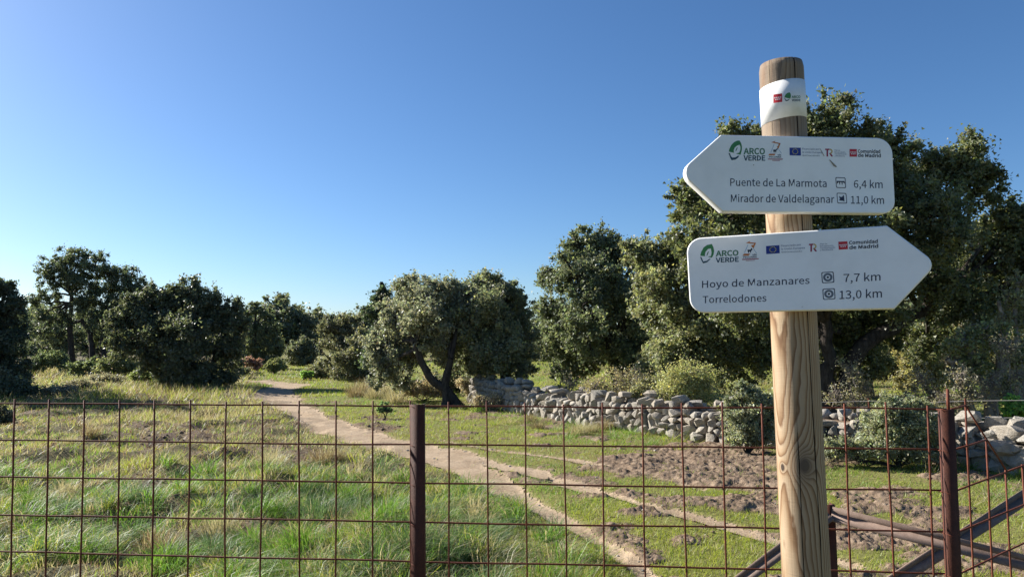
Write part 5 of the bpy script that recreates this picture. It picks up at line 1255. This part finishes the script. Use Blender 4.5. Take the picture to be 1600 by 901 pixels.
# ---- distant row closing the view
far = []
rs = np.random.default_rng(77)
xs = [-140, -60, 0, 45, 80, 130, 180, 230, 280, 340, 390, 430, 500, 540, 600, 680, 760, 850, 890, 940, 1000, 1060, 1130, 1200, 1290, 1340, 1390, 1440, 1480, 1530, 1590, 1680, 1760]
words = ['far woodland oak %s' % w for w in ()]
proto = []
for k in range(3):
    t_ = tree('distant_oak', 'distant oak', 'tree', 70.0, (800, 560), [(780, 520, 16), (800, 512, 18), (822, 520, 16), (790, 538, 18), (812, 540, 18)], 11000, 0.24, (0.065, 0.075, 0.045), 1.0, trunk=[(800, 560), (800, 535)], tr=.22, cl=12, clr=.34, seed=50 + k)
    proto.append(t_)
def dup(root, loc, rz, sc):
    r = root.copy(); COL.objects.link(r); r.location = loc; r.rotation_euler = (0, 0, rz); r.scale = (sc, sc, sc)
    for ch in list(root.children):
        c_ = ch.copy(); COL.objects.link(c_); c_.parent = r
    return r
cnt = 0
for k, px in enumerate(xs):
    dd = rs.uniform(60, 85) if px < 850 else rs.uniform(42, 62)
    p = unproj(px, 560, dd); gz = float(height(np.array([p[0]]), np.array([p[1]]))[0])
    src = proto[k % 3]
    sc = rs.uniform(1.15, 1.6) * (1.0 if px < 850 else .8)
    if k < 3: r = src; r.location = (p[0], p[1], gz); r.rotation_euler = (0, 0, rs.uniform(0, 6)); r.scale = (sc,) * 3
    else: r = dup(src, (p[0], p[1], gz), rs.uniform(0, 6), sc)
    side = 'in the far treeline left of the valley path, seen between nearer crowns' if px < 850 else 'across the sunny field behind the stone wall, glimpsed under nearer crowns'
    r['label'] = 'small distant oak ' + side
    r['group'] = 'distant oaks left of the valley path' if px < 850 else 'distant oaks across the field behind the wall'

# ------------------------------------------------------------------ wire fence beyond the wall
WF = thing('stake_fence', 'thin two-strand wire fence on rusty stakes behind the stone wall, right of the signpost', 'fence', [*unproj(1357, 655, 10.6)[:2], 0])
for px, z in ((1357, 10.6), (1250, 11.4), (1508, 9.6)):
    a = unproj(px, 622, z); b = np.array([a[0], a[1], 0.0])
    V, Fq = tubes([([a, (a + b) / 2, b], [.012] * 3)], 5); part('stake', V, Fq, M_RUST, WF)
for y0 in (626, 653, 660):
    P = np.array([unproj(px, y0 + dy, z) for px, dy, z in ((1180, 0, 12.0), (1250, 1, 11.4), (1300, 2, 11), (1357, 0, 10.6), (1430, 3, 10.1), (1508, 0, 9.6), (1700, -2, 8.4))])
    V, Fq = tubes([(P, [.003] * len(P))], 4); part('strand', V, Fq, M_WIRE, WF)

# ------------------------------------------------------------------ churned mud clods
rs = np.random.default_rng(12)
n = 160000
u = rs.random(n); r = 5.0 * (26 / 5.0) ** u; a = np.radians(rs.uniform(-40, 40, n))
x = r * np.sin(a); y = r * np.cos(a)
mk = mud_mask(x, y) * (1 - path_mask(x, y) * .8)
ok = rs.random(n) < mk * .8
x, y, r = x[ok][:6500], y[ok][:6500], r[ok][:6500]
z = sheet_z(x, y)
n = len(x)
ico = np.array([(0, 0, 1), (.89, 0, .45), (.28, .85, .45), (-.72, .53, .45), (-.72, -.53, .45), (.28, -.85, .45), (.72, .53, -.45), (-.28, .85, -.45), (-.89, 0, -.45), (-.28, -.85, -.45), (.72, -.53, -.45), (0, 0, -1)])
icf = np.array([(0, 1, 2), (0, 2, 3), (0, 3, 4), (0, 4, 5), (0, 5, 1), (1, 6, 2), (2, 7, 3), (3, 8, 4), (4, 9, 5), (5, 10, 1), (6, 7, 2), (7, 8, 3), (8, 9, 4), (9, 10, 5), (10, 6, 1)])
sz = (rs.gamma(1.3, 0.0045, n) + .0035) * (0.7 + r / 20)
sz = np.minimum(sz, 0.07)
Vc = ico[None] * (1 + rs.normal(0, .32, (n, 12, 1))) * sz[:, None, None] * np.array([1.15, 1, .7]) + np.stack([x, y, z + sz * .25], -1)[:, None, :]
Fc = (icf[None] + (np.arange(n) * 12)[:, None, None]).reshape(-1, 3)
rs_ = np.geomspace(5.0, 17, 330); as_ = np.radians(np.linspace(-6, 41, 540))
Rm, Am = np.meshgrid(rs_, as_, indexing='ij'); Xm = Rm * np.sin(Am); Ym = Rm * np.cos(Am)
mk = mud_mask(Xm, Ym) * (1 - .7 * path_mask(Xm, Ym))
ridge = lambda s_, sd: 1 - 2 * np.abs(vn(Xm, Ym, s_, sd) - .5)
Zm = sheet_z(Xm, Ym) + mk * (ridge(.2, 91) * .012 + ridge(.07, 92) * .018 + (vn(Xm, Ym, .04, 93)) * .026 + vn(Xm, Ym, .02, 94) * .020 - .026) - (1 - smooth(0, .3, mk)) * .03
keep = (mk[:-1, :-1] + mk[1:, 1:]) / 2 > .06
ii, kk = np.nonzero(keep); w_ = len(as_)
Qm = np.stack([ii * w_ + kk, (ii + 1) * w_ + kk, (ii + 1) * w_ + kk + 1, ii * w_ + kk + 1], -1)
Vm = np.stack([Xm, Ym, Zm], -1).reshape(-1, 3)
used = np.unique(Qm); remap = np.zeros(len(Vm), int); remap[used] = np.arange(len(used))
Vm = Vm[used]; Qm = remap[Qm]
clods = link('mud', mesh_np('mud', np.concatenate([Vm, Vc.reshape(-1, 3)]), [Qm, Fc + len(Vm)]), M_MUD, None, 'stuff')
clods['label'] = 'brown churned mud between the path and the stone wall'; clods['category'] = 'mud'

# ------------------------------------------------------------------ grass
def blades(rs, x, y, z, h, w, lean, col, tri=False, sundir=None):
    n = len(x)
    az = rs.uniform(0, 2 * math.pi, n); d = np.stack([np.cos(az), np.sin(az), np.zeros(n)], -1)
    ld = rs.uniform(0, 2 * math.pi, n); l = np.stack([np.cos(ld), np.sin(ld), np.zeros(n)], -1) * (lean * h)[:, None]
    l = l + np.array([0.35, -0.05, 0]) * (lean * h)[:, None]
    P = np.stack([x, y, z], -1)
    A = P - d * w[:, None] / 2; B = P + d * w[:, None] / 2
    up = np.array([0, 0, 1.0])
    Cc = P + up * (h * .55)[:, None] + l * .35
    tip = P + up * (h * np.clip(1 - lean * .35, .3, 1))[:, None] + l
    if tri:
        V = np.stack([A, B, tip], 1); Fq = np.arange(3 * n).reshape(n, 3); cc = np.repeat(col, 3, 0); return V.reshape(-1, 3), Fq, cc
    V = np.stack([A, B, Cc + d * w[:, None] * .36, Cc - d * w[:, None] * .36, tip], 1)
    b = (np.arange(n) * 5)[:, None]
    Fq = np.concatenate([b + np.array([[0, 1, 2]]), b + np.array([[0, 2, 3]]), b + np.array([[3, 2, 4]])])
    cc = np.repeat(col, 5, 0)
    return V.reshape(-1, 3), Fq, cc

def pick(rs, n, a, b):
    u = rs.random(n)
    return np.array(a) * (1 - u[:, None]) + np.array(b) * u[:, None]
G_GREEN = ((0.08, 0.18, 0.022), (0.18, 0.32, 0.045)); G_YEL = ((0.22, 0.27, 0.03), (0.36, 0.38, 0.06)); G_DRY = ((0.30, 0.25, 0.15), (0.50, 0.44, 0.30)); G_BLUE = ((0.065, 0.13, 0.05), (0.14, 0.22, 0.10))
G_BROWN = ((0.14, 0.09, 0.055), (0.25, 0.17, 0.11))

rs = np.random.default_rng(21)
# short turf everywhere
def scatter(n, r0, r1, amax, power=1.0):
    u = rs.random(n); r = r0 * (r1 / r0) ** (u ** power); a = np.radians(rs.uniform(-amax, amax, n))
    return r * np.sin(a), r * np.cos(a), r
N1 = 400000
x, y, r = scatter(N1, 4.3, 60, 41, 1.05)
pm = path_mask(x, y); mm = mud_mask(x, y); rm = rough_mask(x, y)
wd = np.abs(wall_dist(x, y))
patch = fbm(x, y, 1.6, 41); patch2 = fbm(x, y, 5.0, 43); bare = fbm(x, y, .5, 45)
ok = (rs.random(N1) < (1 - pm * .985) * (1 - mm * .7) * (1 - .45 * rm * (np.hypot(x, y) < 11))) & (rs.random(N1) < 0.35 + 1.1 * smooth(.36, .6, bare)) & (wd > .28)
x, y, r, pm, mm, rm, patch, patch2 = [v[ok] for v in (x, y, r, pm, mm, rm, patch, patch2)]
n = len(x)
col = pick(rs, n, *G_GREEN); ye = pick(rs, n, *G_YEL); dr = pick(rs, n, *G_DRY); br = pick(rs, n, *G_BROWN)
fy = smooth(.30, .58, patch + rs.normal(0, .08, n))[:, None] * .8 + .15
col = col * (1 - fy) + ye * fy
isd = rs.random(n) < (0.07 + rm * (0.28 + .3 * smooth(.45, .6, patch2)))
col[isd] = dr[isd]
isb = rs.random(n) < (0.03 + .35 * smooth(.52, .64, patch2) * (1 - rm) + .25 * smooth(.5, .3, bare[ok]) + rm * .14 + mm * .4)
col[isb] = br[isb]
h = (0.024 + 0.034 * rs.random(n)) * (1 + rm * (0.9 + 1.6 * smooth(.5, .7, patch))) * (1 + .018 * r)
h *= 1 + .8 * (r > 22)
w = (0.0040 + 0.0032 * rs.random(n)) * (0.55 + r / 9.5)
z = sheet_z(x, y) - .004
V, Fq, cc = blades(rs, x, y, z, h, w, rs.uniform(.2, 1.0, n), col, tri=True)
g1 = link('grass', mesh_np('grass', V, Fq, cc), M_GRASS, None, 'stuff')
g1['label'] = 'short yellow-green turf on both sides of the path'; g1['category'] = 'grass'

# long pasture grass on the left, in clumps
def clumps(nc, r0, r1, amax, per, accept, hrange, spread, colours, wid, name, label, lean=(.4, 1.3)):
    u = rs.random(nc); r = np.sqrt(r0 ** 2 + (r1 ** 2 - r0 ** 2) * u ** 1.25); a = np.radians(rs.uniform(-amax, amax, nc))
    cx, cy = r * np.sin(a), r * np.cos(a)
    ok = rs.random(nc) < accept(cx, cy)
    cx, cy, r = cx[ok], cy[ok], r[ok]; nc = len(cx)
    k = np.maximum((per * rs.uniform(.4, 1.6, nc) / (1 + (r / 14) ** 2)).astype(int), 6)
    idx = np.repeat(np.arange(nc), k); n = len(idx)
    sp = spread * rs.uniform(.6, 1.5, nc)[idx]
    ang = rs.uniform(0, 2 * math.pi, n); rad = sp * np.sqrt(rs.random(n))
    x = cx[idx] + rad * np.cos(ang); y = cy[idx] + rad * np.sin(ang)
    hh = rs.uniform(*hrange, nc)[idx] * rs.uniform(.45, 1.1, n)
    ci = rs.random(nc)
    pal = np.zeros((n, 3))
    cum_ = 0; un = ci[idx] * .88 + rs.random(n) * .12
    for (frac, pr) in colours:
        m_ = (un >= cum_) & (un < cum_ + frac); pal[m_] = pick(rs, int(m_.sum()), *pr); cum_ += frac
    m_ = un >= cum_; pal[m_] = pick(rs, int(m_.sum()), *colours[-1][1])
    # every clump keeps a share of dead straw
    dead = rs.random(n) < .12; pal[dead] = pick(rs, int(dead.sum()), *G_DRY)
    z = sheet_z(x, y) - .01
    ln = rs.uniform(*lean, n)
    w = wid * rs.uniform(.6, 1.3, n) * (1 + r[idx] / 14)
    wind = rs.normal(0, 1, (nc, 2))[idx] * .25
    V, Fq, cc = blades(rs, x, y, z, hh, w, ln, pal)
    # lean outwards from the clump centre
    V = V.reshape(n, 5, 3)
    out = np.stack([(x - cx[idx]), (y - cy[idx])], -1) / (sp[:, None] + 1e-6) * .55 + wind
    V[:, 2:4, :2] += (out * (hh * .35)[:, None])[:, None, :]; V[:, 4, :2] += out * hh[:, None]
    if name in ('dry_grass', 'turf_tufts', 'verge_grass'):
        V = V[:, [0, 1, 4]]; Fq = np.arange(3 * n).reshape(n, 3); cc = np.repeat(pal, 3, 0)
    o = link(name, mesh_np(name, V.reshape(-1, 3), Fq, cc), M_GRASS, None, 'stuff'); o['label'] = label; o['category'] = 'grass'
    return n
def acc_near(cx, cy):
    px, py = gpx(cx, cy)
    e = np.interp(py, [600, 735, 760, 800, 850, 901, 1000], [0, 620, 740, 800, 860, 900, 960])
    m_ = smooth(40, -40, px - e + (vn(cx, cy, .6, 61) - .5) * 160) * smooth(728, 760, py + (vn(cx, cy, 1.0, 62) - .5) * 50)
    return m_ * (1 - .9 * path_mask(cx, cy)) * smooth(.40, .56, fbm(cx, cy, .8, 63)) * 1.0
clumps(2700, 4.4, 11, 41, 85, acc_near, (.10, .34), .085, [(.46, G_GREEN), (.24, G_BLUE), (.14, G_YEL), (.16, G_DRY)], .0042, 'long_grass', 'long uncut green and straw grass right behind the left half of the fence')
def acc_mid(cx, cy):
    px, py = gpx(cx, cy)
    return rough_mask(cx, cy) * smooth(.42, .62, fbm(cx, cy, 1.6, 65)) * smooth(620, 650, py) * (1 - path_mask(cx, cy))
clumps(2400, 8.5, 27, 38, 60, acc_mid, (.08, .22), .12, [(.38, G_DRY), (.24, G_BROWN), (.22, G_GREEN), (.16, G_YEL)], .0042, 'dry_grass', 'dry brownish grass of the left pasture')
def acc_verge(cx, cy):
    px, py = gpx(cx, cy); d = np.abs(wall_dist(cx, cy))
    m_ = smooth(2.2, .5, d + (vn(cx, cy, .8, 66) - .5)) * smooth(590, 640, px)
    v2 = smooth(642, 652, py) * 0 + ((px > 560) & (px < 760) & (py > 618) & (py < 660)) * .7
    return np.maximum(m_, v2) * (1 - path_mask(cx, cy)) * (1 - .75 * mud_mask(cx, cy)) * (d > .3)
clumps(3200, 7.5, 24, 41, 64, acc_verge, (.10, .34), .11, [(.52, G_GREEN), (.14, G_YEL), (.20, G_DRY), (.14, G_BROWN)], .0045, 'verge_grass', 'lush green grass at the foot of the stone wall')

def acc_turf(cx, cy):
    return (1 - rough_mask(cx, cy)) * (1 - path_mask(cx, cy)) * (1 - .6 * mud_mask(cx, cy)) * smooth(.35, .62, fbm(cx, cy, .7, 68)) * (np.abs(wall_dist(cx, cy)) > .4)
clumps(9000, 4.4, 22, 41, 20, acc_turf, (.035, .11), .06, [(.40, G_YEL), (.34, G_GREEN), (.14, G_DRY), (.12, G_BROWN)], .0042, 'turf_tufts', 'small uneven tufts in the turf between the path and the stone wall')
n = 9000
u = rs.random(n); r = 4.5 * (28 / 4.5) ** u; a = np.radians(rs.uniform(-30, 40, n)); x = r * np.sin(a); y = r * np.cos(a)
ok = rs.random(n) < np.maximum(path_mask(x, y) * .4, mud_mask(x, y) * .3)
x, y, r = x[ok], y[ok], r[ok]; n = len(x); sz = (rs.gamma(1.2, .0035, n) + .003) * (.6 + r / 25)
Vc = ico[None] * (1 + rs.normal(0, .2, (n, 12, 1))) * sz[:, None, None] * np.array([1.2, 1, .6]) + np.stack([x, y, sheet_z(x, y) + .012 + sz * .2], -1)[:, None, :]
pb = link('pebbles', mesh_np('pebbles', Vc.reshape(-1, 3), (icf[None] + (np.arange(n) * 12)[:, None, None]).reshape(-1, 3)), M_STONE, None, 'stuff')
pb['label'] = 'loose pale pebbles strewn on the path and the bare soil'; pb['category'] = 'pebbles'

# single tussocks that stand out
def tussock_mesh(seed, n, h, spread, pal, straw, w=.0035):
    r_ = np.random.default_rng(seed)
    ang = r_.uniform(0, 2 * math.pi, n); rad = spread * r_.random(n) ** .7
    x = rad * np.cos(ang); y = rad * np.sin(ang)
    hh = h * r_.uniform(.4, 1.1, n) * (1 - .25 * rad / spread)
    col = pick(r_, n, *pal); s_ = r_.random(n) < straw; col[s_] = pick(r_, int(s_.sum()), *G_DRY)
    V, Fq, cc = blades(r_, x, y, np.full(n, -.02), hh, np.full(n, w) * r_.uniform(.6, 1.3, n), r_.uniform(.2, .7, n), col)
    V = V.reshape(n, 5, 3); out = np.stack([np.cos(ang), np.sin(ang)], -1) * (rad / spread)[:, None] * .9
    V[:, 2:4, :2] += (out * (hh * .3)[:, None])[:, None, :]; V[:, 4, :2] += out * hh[:, None]
    V[:, 4, 2] -= (rad / spread) * hh * .3
    me = mesh_np('grass_tussock', V.reshape(-1, 3), Fq, cc); me.materials.append(M_GRASS)
    return me
TG = [tussock_mesh(200 + k, 950, .30, .17, G_GREEN if k % 2 else G_BLUE, .10) for k in range(4)]
TD = [tussock_mesh(210 + k, 420, .36, .13, G_DRY if k % 2 else G_BROWN, .35) for k in range(4)]
green_spots = [(150, 500 + 352), (50, 800), (95, 805), (30, 770), (215, 795), (300, 775), (390, 800), (430, 808), (500, 812), (395, 850), (560, 800), (600, 845), (615, 800), (700, 830), (740, 842), (545, 862), (330, 868), (470, 862), (660, 880), (260, 885), (780, 880), (430, 895), (580, 895), (130, 880), (700, 890), (270, 770), (480, 775), (545, 780)]
dry_spots = [(140, 690), (110, 700), (160, 680), (420, 735), (437, 735), (430, 722), (510, 728), (530, 725), (270, 655), (290, 657), (255, 652), (345, 835), (240, 860), (560, 845), (20, 830), (100, 765), (575, 620), (585, 625), (560, 622), (615, 632), (572, 616), (596, 620), (840, 668), (925, 676), (945, 672), (905, 680), (830, 660)]
for k, (px, py) in enumerate(green_spots):
    g_ = gnd(px, py); z = float(sheet_z(np.array([g_[0]]), np.array([g_[1]]))[0])
    o = link('grass_tussock', TG[k % 4]); o.location = (g_[0], g_[1], z); o.rotation_euler = (0, 0, k * 1.7); s_ = rs.uniform(.85, 1.45); o.scale = (s_, s_, s_ * rs.uniform(.7, .95))
    o['label'] = 'green grass tussock in the long pasture close behind the fence'; o['category'] = 'grass tussock'; o['group'] = 'green tussocks close behind the fence'
for k, (px, py) in enumerate(dry_spots):
    g_ = gnd(px, py); z = float(sheet_z(np.array([g_[0]]), np.array([g_[1]]))[0])
    o = link('grass_tussock', TD[k % 4]); o.location = (g_[0], g_[1], z); o.rotation_euler = (0, 0, k * 2.1); s_ = rs.uniform(.8, 1.2) * (2.1 if py < 640 and px > 540 else 1); o.scale = (s_, s_, s_)
    o['label'] = 'dry straw-brown grass tussock standing in the pasture'; o['category'] = 'grass tussock'; o['group'] = 'dry tussocks in the pasture'
bpy.context.view_layer.update()
print('TRIS', sum(len(m_.polygons) * (1 if len(m_.polygons) and m_.polygons[0].loop_total == 3 else 2) for m_ in bpy.data.meshes))
